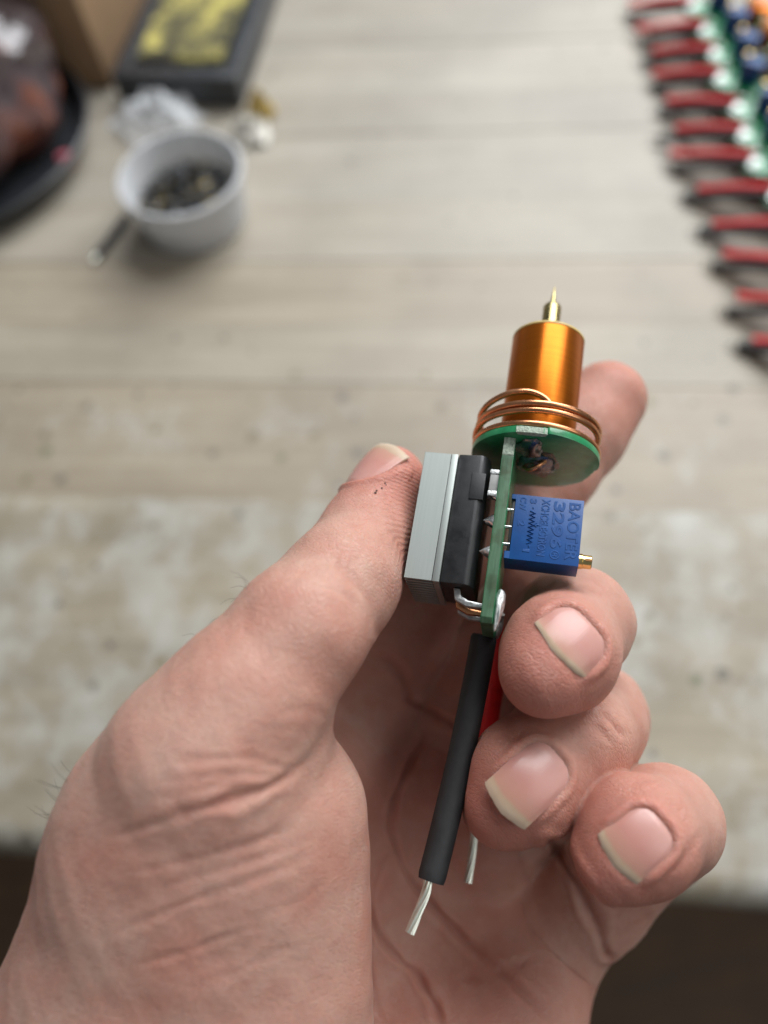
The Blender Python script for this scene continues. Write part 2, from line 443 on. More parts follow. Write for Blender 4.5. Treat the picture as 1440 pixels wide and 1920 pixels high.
tag(crumple('paper_scrap', 490, 214, 0.012, 0.014, 0.012, 1.0, ylw, 8.0, n=14), 'small yellowish brown scrap behind the pale scrap', 'scrap')

# black wire offcut in front of the cup
wireblk = pmat('black_insulation', (0.015, 0.0155, 0.0165), 0.62, vary=0.2, scale=500, bump=0.25, bscale=900)
tin = pmat('tinned_copper', (0.60, 0.63, 0.56), 0.30, 0.9, vary=0.06, scale=300)
a, b = ground(238, 404, 0.002), ground(183, 478, 0.002)
o = tube('wire_offcut', spline([a, (a + b) / 2 + np.array([0.0006, 0, 0]), b], 12), 0.0018, wireblk, None, 16)
tag(o, 'short black wire offcut lying in front of the cup', 'wire')
d = (b - a) / np.linalg.norm(b - a)
tube('bare_end', [b - d * 0.0002, b + d * 0.0035], 0.0007, tin, o, 8)

# black round dish with a dark plastic bag in it
gd = ground(182, 262)
dr = 0.068
dc = gd - np.array([dr * 0.985, -0.004, 0])
dish = empty('round_dish', Matrix.Translation(Vector((dc[0], dc[1], TABLE))))
tag(dish, 'shallow black round dish at the left side of the bench', 'dish')
lathe('body', [(58, 0.3), (61, 0.8), (66.5, 9), (68, 12.5), (67.2, 13.2), (65.5, 12.6), (60, 3.4), (56, 2.6), (0.01, 2.6), (0.01, 0.3)], blkp, dish, n=96, close=True)
bagm, nt, p = new_mat('dark_film')
p.inputs['Base Color'].default_value = (0.10, 0.075, 0.08, 1); p.inputs['Roughness'].default_value = 0.22; p.inputs['Coat Weight'].default_value = 0.4
tc = nt.nodes.new('ShaderNodeTexCoord'); nz = N(nt, 'ShaderNodeTexNoise', Scale=32.0, Detail=3.0); nt.links.new(tc.outputs['Object'], nz.inputs['Vector'])
r_ = ramp(nt, [(0.3, (0.035, 0.025, 0.025)), (0.52, (0.10, 0.075, 0.08)), (0.66, (0.24, 0.08, 0.045)), (0.75, (0.12, 0.07, 0.07))], nz.outputs['Fac']); nt.links.new(r_.outputs[0], p.inputs['Base Color'])
bm = bmesh.new(); bmesh.ops.create_icosphere(bm, subdivisions=5, radius=1)
for v in bm.verts:
    q = v.co.copy(); k = 1 + 0.16 * noise.noise(q * 2.2) + 0.10 * abs(noise.noise(q * 5.1)) + 0.05 * abs(noise.noise(q * 11))
    z = q.z * k
    v.co = Vector((q.x * k * 0.056, q.y * k * 0.056, 0.0032 + (z + 0.55) * 0.050 if z > -0.55 else 0.0032))
bg = bm_obj('plastic_bag', bm, bagm, None, smooth=True)
bg.matrix_world = Matrix.Translation(Vector((dc[0] - 0.002, dc[1] + 0.010, TABLE)))
tag(bg, 'glossy dark brown plastic bag bulging out of the black dish', 'bag')
pk = pmat('pink_plastic', (0.55, 0.12, 0.16), 0.45, vary=0.2, scale=300)
gp = ground(122, 300, 0.009)
o = blob('plastic_scrap', (0, 0, 0), (3.6, 3.2, 4.2), pk, None, amp=0.35, freq=1.6, seed=3)
o.location = gp; tag(o, 'small pink plastic scrap at the edge of the black dish', 'scrap')

# ------------------------------------------------------------------ the coil module held in the hand
DR = np.array([[0.972, 0.1588, 0.173], [0.1045, 0.3669, -0.9244], [-0.2103, 0.9166, 0.34]])   # module -> camera space
DU, _, DV = np.linalg.svd(DR); DR = DU @ DV
DT = np.array([22.28, -7.54, 114.04])
def local_to_cam(P): return np.atleast_2d(P) @ DR.T + DT
def cam_to_local(P): return (np.atleast_2d(P) - DT) @ DR
def loc_px(px, py, d): return cam_to_local(cam_pt(px, py, d))[0]

CM = np.stack([CR, -CU, _FW], 1)
Rw = CM @ DR; Tw = cam_to_world(DT)[0]
MOD_M = Matrix([[*Rw[0], Tw[0]], [*Rw[1], Tw[1]], [*Rw[2], Tw[2]], [0, 0, 0, 1]])
mod = empty('coil_module', MOD_M)
tag(mod, 'small coil circuit module with blue trimmer held between thumb and fingers', 'circuit module')

# materials
enamel, nt, p = new_mat('enamelled_winding'); L = nt.links.new
p.inputs['Metallic'].default_value = 0.85; p.inputs['Roughness'].default_value = 0.36
p.inputs['Anisotropic'].default_value = 0.8; p.inputs['Anisotropic Rotation'].default_value = 0.25
tg = nt.nodes.new('ShaderNodeTangent'); tg.direction_type = 'RADIAL'; tg.axis = 'Z'; L(tg.outputs[0], p.inputs['Tangent'])
tc = nt.nodes.new('ShaderNodeTexCoord'); mp = N(nt, 'ShaderNodeMapping'); mp.inputs['Scale'].default_value = (40, 40, 5200); L(tc.outputs['Object'], mp.inputs['Vector'])
nz = N(nt, 'ShaderNodeTexNoise', Scale=1.0, Detail=3.0); L(mp.outputs[0], nz.inputs['Vector'])
nz2 = N(nt, 'ShaderNodeTexNoise', Scale=160.0, Detail=3.0); L(tc.outputs['Object'], nz2.inputs['Vector'])
c1 = ramp(nt, [(0.3, (0.55, 0.140, 0.010)), (0.7, (0.65, 0.185, 0.014))], nz.outputs['Fac']).outputs[0]
c2 = ramp(nt, [(0.3, (0.82, 0.8, 0.8)), (0.7, (1, 1, 1))], nz2.outputs['Fac']).outputs[0]
L(mixc(nt, 1.0, c1, c2, 'MULTIPLY'), p.inputs['Base Color'])
wv = N(nt, 'ShaderNodeTexWave', Scale=5200.0 / (2 * math.pi) * 0.9); wv.bands_direction = 'Z'; L(tc.outputs['Object'], wv.inputs['Vector'])
bb = N(nt, 'ShaderNodeBump', Strength=0.25, Distance=0.00004); L(nz.outputs['Fac'], bb.inputs['Height']); L(bb.outputs[0], p.inputs['Normal'])
copper = pmat('copper_wire', (0.72, 0.33, 0.16), 0.30, 1.0, vary=0.12, scale=300, bump=0.12, bscale=900)
brass = pmat('brass', (0.40, 0.33, 0.15), 0.26, 1.0, vary=0.15, scale=600, bump=0.1)
gold = pmat('bright_brass', (0.85, 0.66, 0.28), 0.2, 1.0, vary=0.1, scale=800)
former = pmat('coil_former', (0.72, 0.52, 0.18), 0.4, 0.0, vary=0.15)
soldermask, nt, p = new_mat('solder_mask'); 
tc = nt.nodes.new('ShaderNodeTexCoord'); nz = N(nt, 'ShaderNodeTexNoise', Scale=420.0, Detail=6.0, Roughness=0.65); nt.links.new(tc.outputs['Object'], nz.inputs['Vector'])
r_ = ramp(nt, [(0.3, (0.014, 0.16, 0.06)), (0.55, (0.024, 0.26, 0.10)), (0.8, (0.08, 0.33, 0.16))], nz.outputs['Fac']); nt.links.new(r_.outputs[0], p.inputs['Base Color'])
p.inputs['Roughness'].default_value = 0.32; p.inputs['Coat Weight'].default_value = 0.3
edge_mat, nt, p = new_mat('board_edge')
tc = nt.nodes.new('ShaderNodeTexCoord'); mp = N(nt, 'ShaderNodeMapping'); mp.inputs['Scale'].default_value = (2600, 900, 160); nt.links.new(tc.outputs['Object'], mp.inputs['Vector'])
nz = N(nt, 'ShaderNodeTexNoise', Scale=1.0, Detail=5.0, Roughness=0.7); nt.links.new(mp.outputs[0], nz.inputs['Vector'])
nz2 = N(nt, 'ShaderNodeTexNoise', Scale=260.0, Detail=4.0); nt.links.new(tc.outputs['Object'], nz2.inputs['Vector'])
c1 = ramp(nt, [(0.25, (0.028, 0.085, 0.040)), (0.75, (0.10, 0.20, 0.115))], nz.outputs['Fac']).outputs[0]
c2 = ramp(nt, [(0.40, (0.55, 0.42, 0.25)), (0.52, (1, 1, 1))], nz2.outputs['Fac']).outputs[0]
nt.links.new(mixc(nt, 0.8, c1, c2, 'MULTIPLY'), p.inputs['Base Color']); p.inputs['Roughness'].default_value = 0.5
p.inputs['Subsurface Weight'].default_value = 0.15; p.inputs['Subsurface Radius'].default_value = (0.0006, 0.0012, 0.0006); p.inputs['Subsurface Scale'].default_value = 1.0
bb = N(nt, 'ShaderNodeBump', Strength=0.5, Distance=0.00008); nt.links.new(nz.outputs['Fac'], bb.inputs['Height']); nt.links.new(bb.outputs[0], p.inputs['Normal'])
snap = pmat('snapped_glass_fibre', (0.40, 0.47, 0.38), 0.85, vary=0.35, scale=2200, bump=0.9, bscale=3500)
alu, nt, p = new_mat('brushed_aluminium')
tc = nt.nodes.new('ShaderNodeTexCoord'); mp = N(nt, 'ShaderNodeMapping'); mp.inputs['Scale'].default_value = (3800, 800, 90); nt.links.new(tc.outputs['Object'], mp.inputs['Vector'])
nz = N(nt, 'ShaderNodeTexNoise', Scale=1.0, Detail=4.0); nt.links.new(mp.outputs[0], nz.inputs['Vector'])
r_ = ramp(nt, [(0.3, (0.36, 0.39, 0.37)), (0.7, (0.385, 0.415, 0.393))], nz.outputs['Fac']); nt.links.new(r_.outputs[0], p.inputs['Base Color'])
p.inputs['Metallic'].default_value = 0.9; p.inputs['Roughness'].default_value = 0.5
bb = N(nt, 'ShaderNodeBump', Strength=0.02, Distance=0.00002); nt.links.new(nz.outputs['Fac'], bb.inputs['Height']); nt.links.new(bb.outputs[0], p.inputs['Normal'])
epoxy = pmat('black_epoxy', (0.013, 0.0135, 0.0145), 0.45, vary=0.3, scale=500, bump=0.10, bscale=6000)
blue, nt, p = new_mat('blue_plastic')
tc = nt.nodes.new('ShaderNodeTexCoord'); nz = N(nt, 'ShaderNodeTexNoise', Scale=500.0, Detail=5.0); nt.links.new(tc.outputs['Object'], nz.inputs['Vector'])
r_ = ramp(nt, [(0.3, (0.005, 0.058, 0.225)), (0.7, (0.006, 0.075, 0.275))], nz.outputs['Fac']); nt.links.new(r_.outputs[0], p.inputs['Base Color'])
p.inputs['Roughness'].default_value = 0.40
bb = N(nt, 'ShaderNodeBump', Strength=0.15, Distance=0.00006); nz3 = N(nt, 'ShaderNodeTexNoise', Scale=4500.0, Detail=2.0); nt.links.new(tc.outputs['Object'], nz3.inputs['Vector']); nt.links.new(nz3.outputs['Fac'], bb.inputs['Height']); nt.links.new(bb.outputs[0], p.inputs['Normal'])
solder = pmat('solder', (0.66, 0.67, 0.66), 0.22, 0.95, vary=0.25, scale=900, bump=0.3, bscale=1500)
solderw = pmat('flux_whitened_solder', (0.56, 0.57, 0.56), 0.42, 0.85, vary=0.25, scale=1500, bump=0.4, bscale=1800)
sootsolder = pmat('fluxed_solder', (0.20, 0.20, 0.20), 0.26, 0.85, vary=0.55, scale=420, bump=0.5, bscale=800)
flux = pmat('flux_residue', (0.05, 0.085, 0.062), 0.22, 0.2, vary=0.8, scale=300, bump=0.4, bscale=900, coat=0.4)
capg = pmat('capacitor_grey', (0.33, 0.33, 0.32), 0.4, vary=0.1)
redins = pmat('red_insulation', (0.70, 0.016, 0.020), 0.45, vary=0.15, scale=500, bump=0.25, bscale=900)

# round board
th = np.linspace(0, 2 * math.pi, 160, endpoint=False)
prng = random.Random(3)
poly = []
for t in th:
    r = 9.35
    x, y = r * math.cos(t), r * math.sin(t)
    if x > 0:                                          # snapped-off tab on the right
        lim = 8.95 + 0.14 * prng.uniform(-1, 1)
        d = x * math.cos(0.36) + y * math.sin(0.36)
        if d > lim: x -= (d - lim) * math.cos(0.36); y -= (d - lim) * math.sin(0.36)
    if y < 0 and abs(x + 0.6) < 2.3:                   # snapped tab at the near rim
        y = max(y, -9.0 + 0.12 * prng.uniform(-1, 1))
    poly.append((x, y))
disc = prism('round_board', poly, 2, 0.0, 1.0, soldermask, mod, bev=0.08)
prism('snapped_tab', [(-2.7, -9.05), (-1.2, -9.2), (0.4, -9.13), (1.7, -8.98), (1.4, -8.2), (-0.2, -8.1), (-2.4, -8.3)], 2, -0.05, 0.9, snap, disc, bev=0.04)
blob('solder_joint', (-0.6, -4.6, -0.1), (2.0, 2.6, 0.75), sootsolder, disc, amp=0.5, freq=1.4, seed=4)
blob('solder_joint', (0.3, 0.6, -0.2), (2.6, 2.6, 1.1), sootsolder, disc, amp=0.4, freq=1.5, seed=9)
blob('flux_stain', (0.4, 0.6, 0.20), (4.4, 5.6, 0.34), flux, disc, amp=0.3, freq=1.6, seed=6)
tube('wire_end', spline([np.array(q) * MM for q in ((-1.4, -0.2, -1.2), (-0.6, -1.2, -2.0), (0.6, -1.6, -1.5), (1.6, -1.2, -0.4))], 18), 0.00032, copper, disc, 10)

# secondary winding on its former, with the brass discharge pin
sec = lathe('secondary_coil', [(5.45, 1.05), (5.55, 1.2), (5.55, 20.4), (5.48, 20.55), (0.01, 20.55), (0.01, 1.05)], enamel, mod, n=128, close=True)
lathe('former_rim', [(5.42, 20.56), (5.57, 20.65), (5.57, 20.9), (5.4, 21.05), (1.5, 21.05), (1.5, 20.56)], former, sec, n=96, close=True)
pin = lathe('discharge_pin', [(1.42, 21.05), (1.42, 27.2), (1.20, 27.6), (0.56, 27.65), (0.48, 27.8), (0.32, 29.4), (0.05, 31.3), (0.01, 31.4)], brass, mod, n=40)

# primary coil: one bent copper wire
pts = []
R0 = 8.95
for k in range(0, 361):
    a = math.radians(-200 + k * 3.05)                  # front is -90 deg
    turn = k * 3.05 / 360
    if turn < 0.86: z = 1.5 + 0.1 * turn
    elif turn < 1.14: z = 1.59 + (turn - 0.86) / 0.28 * 1.95
    else: z = 3.54 + (turn - 1.14) * 0.93
    r = R0 + 0.10 * math.sin(2.3 * a + 1) + 0.14 * (turn > 1.0) * math.sin(a * 0.7)
    pts.append((r * math.cos(a), r * math.sin(a), z))
a0 = math.radians(-200 + 360 * 3.05); z0 = pts[-1][2]
k = 0
for da, dr, dz in ((15, -0.1, 0.5), (30, -0.3, 1.15), (46, -0.75, 1.75), (62, -1.3, 2.2), (78, -1.9, 2.35), (92, -2.35, 2.0), (102, -2.5, 1.3), (108, -2.4, 0.4)):
    a = a0 + math.radians(da); r = R0 + dr
    pts.append((r * math.cos(a), r * math.sin(a), z0 + dz))
path = np.array(pts) * MM
tube('primary_coil', np.vstack([path[:-9:2], spline(path[-9:], 48)]), 0.00046, copper, mod, 12)

# main board (seen edge-on)
XP0, XP1 = -4.28, -2.68
yn = -7.05
board = prism('main_board', [(yn, -3.0), (yn, -26.0), (yn + 0.5, -26.7), (6.2, -26.7), (6.2, -0.05), (yn + 0.3, -0.05), (yn + 0.1, -0.3)], 0, XP0 + 0.06, XP1 - 0.06, edge_mat, mod, bev=0.05)
prism('mask_layer', [(yn + 0.1, -3.0), (yn + 0.1, -26.0), (yn + 0.55, -26.6), (6.1, -26.6), (6.1, -0.1), (yn + 0.4, -0.1)], 0, XP1 - 0.058, XP1, soldermask, board, bev=0.0)
prism('mask_layer', [(yn + 0.1, -3.0), (yn + 0.1, -26.0), (yn + 0.55, -26.6), (6.1, -26.6), (6.1, -0.1), (yn + 0.4, -0.1)], 0, XP0, XP0 + 0.058, soldermask, board, bev=0.0)
bm = bm_box(XP0 + 0.03, XP1 - 0.03, yn - 0.12, yn + 0.9, -3.4, -0.06, bev=0.0)
bmesh.ops.subdivide_edges(bm, edges=list(bm.edges), cuts=8, use_grid_fill=True)
for v in bm.verts:
    if v.co.y < (yn + 0.2) * MM: v.co.y += 0.00016 * noise.noise(v.co * 2600) + (0.00035 if v.co.z < -0.0030 else 0)
    v.co.x += 0.00004 * noise.noise(v.co * 3000)
bm_obj('snapped_tab', bm, snap, board, smooth=False)

# heat sink with separate fins
hs = box('heat_sink', (-11.35, -10.42, -6.55, 6.1, -22.0, -3.1), alu, mod, bev=0.05)
nf = 11
for i in range(nf):
    y = -6.55 + i * 12.05 / (nf - 1)
    box('fin', (-15.22, -11.40, y, y + 0.6, -22.0, -3.1), alu, hs, bev=0.05, seg=1)

# transistor package with a stepped front
tr = prism('transistor', [(-10.38, -6.0), (-7.0, -6.35), (-6.3, -5.9), (-5.85, -4.6), (-5.85, 4.6), (-10.38, 4.6)], 2, -21.9, -2.75, epoxy, mod, bev=0.28)
box('moulded_pad', (-8.15, -6.15, -6.46, -5.0, -9.6, -5.6), epoxy, tr, bev=0.12)
prism('leg', [(-8.6, -22.0), (-7.7, -22.0), (-7.4, -23.0), (-6.4, -23.5), (-4.0, -23.7), (-4.0, -24.3), (-6.6, -24.3), (-8.2, -23.6)], 1, -4.5, -3.5, solderw, tr, bev=0.16)
prism('leg', [(-8.6, -22.0), (-7.7, -22.0), (-7.4, -23.2), (-6.4, -23.8), (-4.0, -24.0), (-4.0, -24.6), (-6.6, -24.6), (-8.2, -23.9)], 1, -1.4, -0.4, copper, tr, bev=0.16)
prism('leg', [(-8.6, -22.0), (-7.7, -22.0), (-7.4, -23.2), (-6.4, -23.8), (-4.0, -24.0), (-4.0, -24.6), (-6.6, -24.6), (-8.2, -23.9)], 1, 1.7, 2.7, solderw, tr, bev=0.16)

# small parts and joints on the board
cp_ = box('capacitor', (-5.55, -4.32, -6.5, -5.1, -8.1, -5.6), capg, mod, bev=0.1)
box('end_cap', (-5.65, -4.3, -6.6, -5.0, -5.6, -4.9), solderw, cp_, bev=0.15)
box('end_cap', (-5.65, -4.3, -6.6, -5.0, -8.9, -8.1), solderw, cp_, bev=0.15)
for z, s, m in ((-8.9, 0.55, solder), (-12.5, 0.95, solder), (-16.9, 0.85, solderw)):
    bm = bmesh.new(); bmesh.ops.create_icosphere(bm, subdivisions=3, radius=1)
    for v in bm.verts:
        k = 1 + 0.2 * noise.noise(v.co * 1.6 + Vector((z, 0, 0)))
        fx = v.co.x * (1.5 if v.co.x < 0 else 0.3)
        rr = 1.0 if v.co.x > 0 else (1 - 0.5 * min(1, -v.co.x))
        v.co = Vector((XP0 + fx * s * k, -6.1 + v.co.y * s * k * rr, z + v.co.z * s * k * rr)) * MM
    bm_obj('solder_joint', bm, m, board, smooth=True)
bm = bmesh.new(); bmesh.ops.create_icosphere(bm, subdivisions=4, radius=1)
for v in bm.verts:                                     # big joint of the black wire
    k = 1 + 0.22 * noise.noise(v.co * 1.9 + Vector((3, 1, 0)))
    t = (v.co.z + 1) / 2
    v.co = Vector((XP1 + 0.55 + v.co.x * (0.35 + 0.65 * t) * k - 0.2 * (1 - t), -5.6 + v.co.y * (0.4 + 0.8 * t) * k, -24.6 + v.co.z * 2.9)) * MM
bm_obj('solder_joint', bm, solderw, board, smooth=True)
blob('solder_joint', (XP1 + 0.2, 3.4, -24.2), (0.8, 1.4, 2.2), solderw, board, seed=11)
blob('solder_joint', (XP1 + 0.02, -0.8, -23.6), (0.25, 1.9, 2.4), solderw, board, seed=12)

# blue trimmer potentiometer, text reads downwards
TX0, TX1, TY0, TY1, TZ0, TZ1 = -1.75, 7.5, -4.55, 0.25, -17.0, -7.45
bm = bm_box(TX0, TX1, TY0, TY1, TZ0, TZ1, bev=0.07, seg=2)
bm_box(-2.45, TX0 + 0.2, TY0 + 0.004, TY1 - 0.004, TZ0 + 0.004, TZ0 + 1.1, bev=0.06, seg=1, bm=bm)
bm_box(-2.35, TX0 + 0.2, TY0 + 0.004, TY1 - 0.004, TZ1 - 0.75, TZ1 - 0.004, bev=0.06, seg=1, bm=bm)
pot = bm_obj('trimmer_potentiometer', bm, blue, mod, smooth=True)
box('resin_base', (-2.2, TX0 - 0.003, TY0 + 0.35, TY1 - 0.3, TZ0 + 1.15, TZ1 - 0.8), epoxy, pot, bev=0.08)
for z in (-9.7, -12.24, -14.78):
    tube('pin', np.array([(-1.9, TY0 + 0.55, z), (-2.9, TY0 + 0.55, z)]) * MM, 0.00025, solder, pot, 10)
bm = bmesh.new()                                       # slotted screw
scr = lathe('screw', [(1.05, 7.4), (1.05, 8.0), (0.95, 8.05), (0.95, 9.15), (0.85, 9.25), (0.01, 9.25)], gold, pot, n=32, center=(0, -3.1, -15.75), axis='X')
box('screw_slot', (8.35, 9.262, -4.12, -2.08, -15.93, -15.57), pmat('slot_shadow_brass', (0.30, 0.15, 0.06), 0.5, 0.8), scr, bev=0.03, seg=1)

def text_obj(txt, cap, length, x, z, parent, mat, bold=0.0, extr=0.045):
    """raised lettering: cap height and length in mm, baseline at module x, start at module z"""
    cu = bpy.data.curves.new('txt', 'FONT'); cu.body = txt; cu.size = cap * 1.4; cu.extrude = extr; cu.offset = bold
    cu.resolution_u = 3; cu.bevel_depth = 0.035; cu.bevel_resolution = 0
    t = bpy.data.objects.new('txt', cu); COL.objects.link(t)
    bpy.context.view_layer.update()
    me = bpy.data.meshes.new_from_object(t.evaluated_get(bpy.context.evaluated_depsgraph_get()))
    bpy.data.objects.remove(t); bpy.data.curves.remove(cu)
    me.materials.clear(); me.materials.append(mat); me.name = 'lettering'
    co = np.zeros(len(me.vertices) * 3, np.float32); me.vertices.foreach_get('co', co); co = co.reshape(-1, 3)
    lo, hi = co.min(0), co.max(0)
    co[:, 0] = (co[:, 0] - lo[0]) / (hi[0] - lo[0]) * length; co[:, 1] = (co[:, 1] - lo[1]) / (hi[1] - lo[1]) * cap
    # text x -> module -Z (downwards), text y -> module +X, text z -> module -Y
    out = np.stack([x + co[:, 1], TY0 + 0.02 - co[:, 2], z - co[:, 0]], 1) * MM
    me.vertices.foreach_set('co', out.astype(np.float32).ravel()); me.update()
    return link(bpy.data.objects.new('lettering', me), parent)
text_obj('BAOTER', 1.6, 8.35, 5.55, TZ1 - 0.5, pot, blue, 0.02)
text_obj('3296', 1.65, 6.9, 3.45, TZ1 - 0.5, pot, blue, 0.05)
text_obj('\u00ae', 1.35, 1.3, 3.6, TZ1 - 7.65, pot, blue, 0.01)
text_obj('XCHCELECTRON', 1.15, 8.3, 1.85, TZ1 - 0.35, pot, blue, 0.015)
text_obj('3', 0.95, 0.75, 0.2, TZ1 - 0.45, pot, blue, 0.03)
text_obj('1', 0.95, 0.45, -0.05, TZ1 - 7.9, pot, blue, 0.03)
text_obj('CW', 0.9, 2.0, -1.15, TZ1 - 0.35, pot, blue, 0.012)
text_obj('2', 1.0, 0.8, -1.1, TZ1 - 3.9, pot, blue, 0.02)
zz = []
def zig(z0, n):
    return [((0.75 + (0.36 if i % 2 else -0.36)), TY0 - 0.03, TZ1 - z0 - 0.3 * i) for i in range(n)]
bm = bmesh.new()
for q in (zig(2.3, 17), [(0.75, TY0 - 0.03, TZ1 - 1.9), (0.75, TY0 - 0.03, TZ1 - 1.7)], [(0.75, TY0 - 0.03, TZ1 - 7.3), (0.75, TY0 - 0.03, TZ1 - 7.55)],
          [(1.2, TY0 - 0.03, TZ1 - 4.3), (1.75, TY0 - 0.03, TZ1 - 4.3)], [(1.45, TY0 - 0.03, TZ1 - 4.05), (1.15, TY0 - 0.03, TZ1 - 4.3), (1.45, TY0 - 0.03, TZ1 - 4.55)]):
    v, f = tube_geo(np.array(q) * MM, 0.00011, 6); qv = [bm.verts.new(x) for x in v]
    for ff in f: bm.faces.new([qv[i] for i in ff])
bm_obj('resistor_symbol', bm, blue, pot, smooth=True)

# wires; positions follow the photo, lengths lie along the module
def wire(name, pts, rad, mat, bare, tinm):
    P = np.array([loc_px(*q) for q in pts]) * MM
    sp_ = spline(P, 48)
    rr = np.full(len(sp_), rad * MM); rr[0] *= 0.9; rr[-1] *= 0.93
    o = tube(name, sp_, rr, mat, mod, 28)
    Q = np.array([loc_px(*q) for q in bare]) * MM
    c = spline(Q, 36); bm = bmesh.new()
    Tn = np.gradient(c, axis=0); Tn /= np.linalg.norm(Tn, axis=1)[:, None]
    A = np.cross(Tn, [0, 1, 0]); A /= np.linalg.norm(A, axis=1)[:, None]; B = np.cross(Tn, A)
    for s in range(7):                                 # twisted strands
        ph = 2 * math.pi * s / 6
        rs = 0.0 if s == 6 else 0.42 * MM
        tw = np.linspace(0, 2.2, len(c)) + ph
        v, f = tube_geo(c + rs * (np.cos(tw)[:, None] * A + np.sin(tw)[:, None] * B), 0.00023, 6)
        qv = [bm.verts.new(x) for x in v]
        for ff in f: bm.faces.new([qv[i] for i in ff])
    bm_obj('bare_strands', bm, tinm, o, smooth=True)
    return o
BLACK_W = [(908, 1191, 109), (893, 1275, 108.5), (868, 1400, 106.5), (836, 1540, 103.5), (808, 1652, 101)]
BLACK_B = [(804, 1640, 101.5), (799, 1672, 100.8), (785, 1708, 100), (768, 1750, 99)]
RED_W = [(938, 1180, 120), (930, 1250, 121), (916, 1340, 121.5), (902, 1450, 120.5), (891, 1545, 119)]
RED_B = [(892, 1538, 119.2), (885, 1600, 118.2), (881, 1630, 117.6), (877, 1655, 117)]
wire('black_wire', BLACK_W, 1.85, wireblk, BLACK_B, tin)
wire('red_wire', RED_W, 1.75, redins, RED_B, tin)
tube('wire_core', np.array([loc_px(938, 1150, 108), loc_px(928, 1172, 108.8), loc_px(914, 1200, 109)]) * MM, [0.0007, 0.00055, 0.0006], solderw, board, 10)

# ------------------------------------------------------------------ row of finished modules on the bench, wires towards the left
row_px = [(1303, 53), (1318, 94), (1335, 139), (1350, 190), (1374, 245), (1403, 305), (1433, 362)]
row = [ground(*q, 0.012) for q in row_px]
rd = row[-1] - row[0]; step = np.linalg.norm(rd) / 6; rd /= np.linalg.norm(rd)
row = [row[0] + rd * (0.0195 * i if i < 1 else max(np.dot(row[i] - row[0], rd), 0)) for i in range(7)]
row = [row[0] + rd * step * i for i in range(-1, 1)] + [row[0] + rd * step * (i + 0.04 * math.sin(5 * i)) for i in range(1, 7)]
for q in (21.0, 20.5, 21.5, 21.0): row.append(row[-1] + rd * q * 0.001)
axis_dir = ground(1303, 56, 0.012) - ground(1172, 40, 0.008); axis_dir[2] = 0; axis_dir /= np.linalg.norm(axis_dir)
names = ['furthest', 'second furthest']
skip = {'black_wire', 'red_wire'}
wl = [(0.029, 0.026), (0.030, 0.024), (0.026, 0.028), (0.028, 0.025), (0.029, 0.029), (0.026, 0.031), (0.032, 0.028), (0.027, 0.031), (0.026, 0.030), (0.028, 0.0295), (0.027, 0.028), (0.026, 0.030)]
ordn = ['second', 'third', 'fourth', 'fifth', 'sixth', 'seventh', 'eighth', 'ninth', 'tenth', 'eleventh', 'twelfth', 'last']
kin = [o for o in mod.children if o.name.split('.')[0] not in skip]
for i in range(-1, 11):
    base = row[i + 1]
    dz = RND.uniform(-0.002, 0.002)
    ya = RND.uniform(-0.05, 0.05)
    Z = axis_dir * math.cos(ya) + np.array([-axis_dir[1], axis_dir[0], 0]) * math.sin(ya); X = np.array([0, 0, 1.0]); Y = np.cross(Z, X)
    # the board end (module z = -26.7, x = -3.5) sits over `base`; heat sink rests on the bench at x = -15.22
    org = np.array([base[0], base[1], TABLE + 0.01532]) + Z * (0.0267 + dz)
    Mx = Matrix([[X[0], Y[0], Z[0], org[0]], [X[1], Y[1], Z[1], org[1]], [X[2], Y[2], Z[2], org[2]], [0, 0, 0, 1]])
    r = empty('coil_module', Mx)
    k = i + 1
    lab = 'coil module with red and black wires, ' + ('furthest back in the row' if k == 0 else ordn[k - 1] + ' from the back of the row' if k < 11 else 'nearest in the row')
    tag(r, lab, 'circuit module', 'finished coil modules lying in a row on the right')
    for o in kin: copy_tree(o, r)
    lr, lb = wl[k % len(wl)]
    for nm, y0, ln, mt, up in (('red_wire', -2.2, lr, redins, 1.0), ('black_wire', 2.9, lb, wireblk, 0.0)):
        s = RND.uniform(-1.3, 1.3); h1 = RND.uniform(-1, 1)
        zt = -12.4 + (0.8 if up else -0.6) + 0.5 * h1
        q = [(-2.0, y0, -25.5), (-2.9 + h1 * 0.4, y0 + 0.1 * s, -29), (0.5 * (zt - 2.9) + 0.3, y0 + 0.6 * s, -28 - 0.5 * ln * 1000), (0.85 * zt - 0.4, y0 + 1.0 * s, -27 - 0.82 * ln * 1000), (zt, y0 + 1.2 * s, -27 - ln * 1000)]
        c = spline(np.array(q) * MM, 28)
        ww = tube(nm, c, 0.0018, mt, r, 14)
        d = c[-1] - c[-2]; d /= np.linalg.norm(d)
        tube('bare_strands', [c[-1] - d * 0.0003, c[-1] + d * 0.004 + np.array([0, 0.0003, 0])], [0.0006, 0.0005], tin, ww, 8)

# ------------------------------------------------------------------ the hand: one continuous skin from a distance field (camera-space mm)
VOX = 0.38
def C3(*q): return np.array([cam_pt(*p[:3]) for p in q])

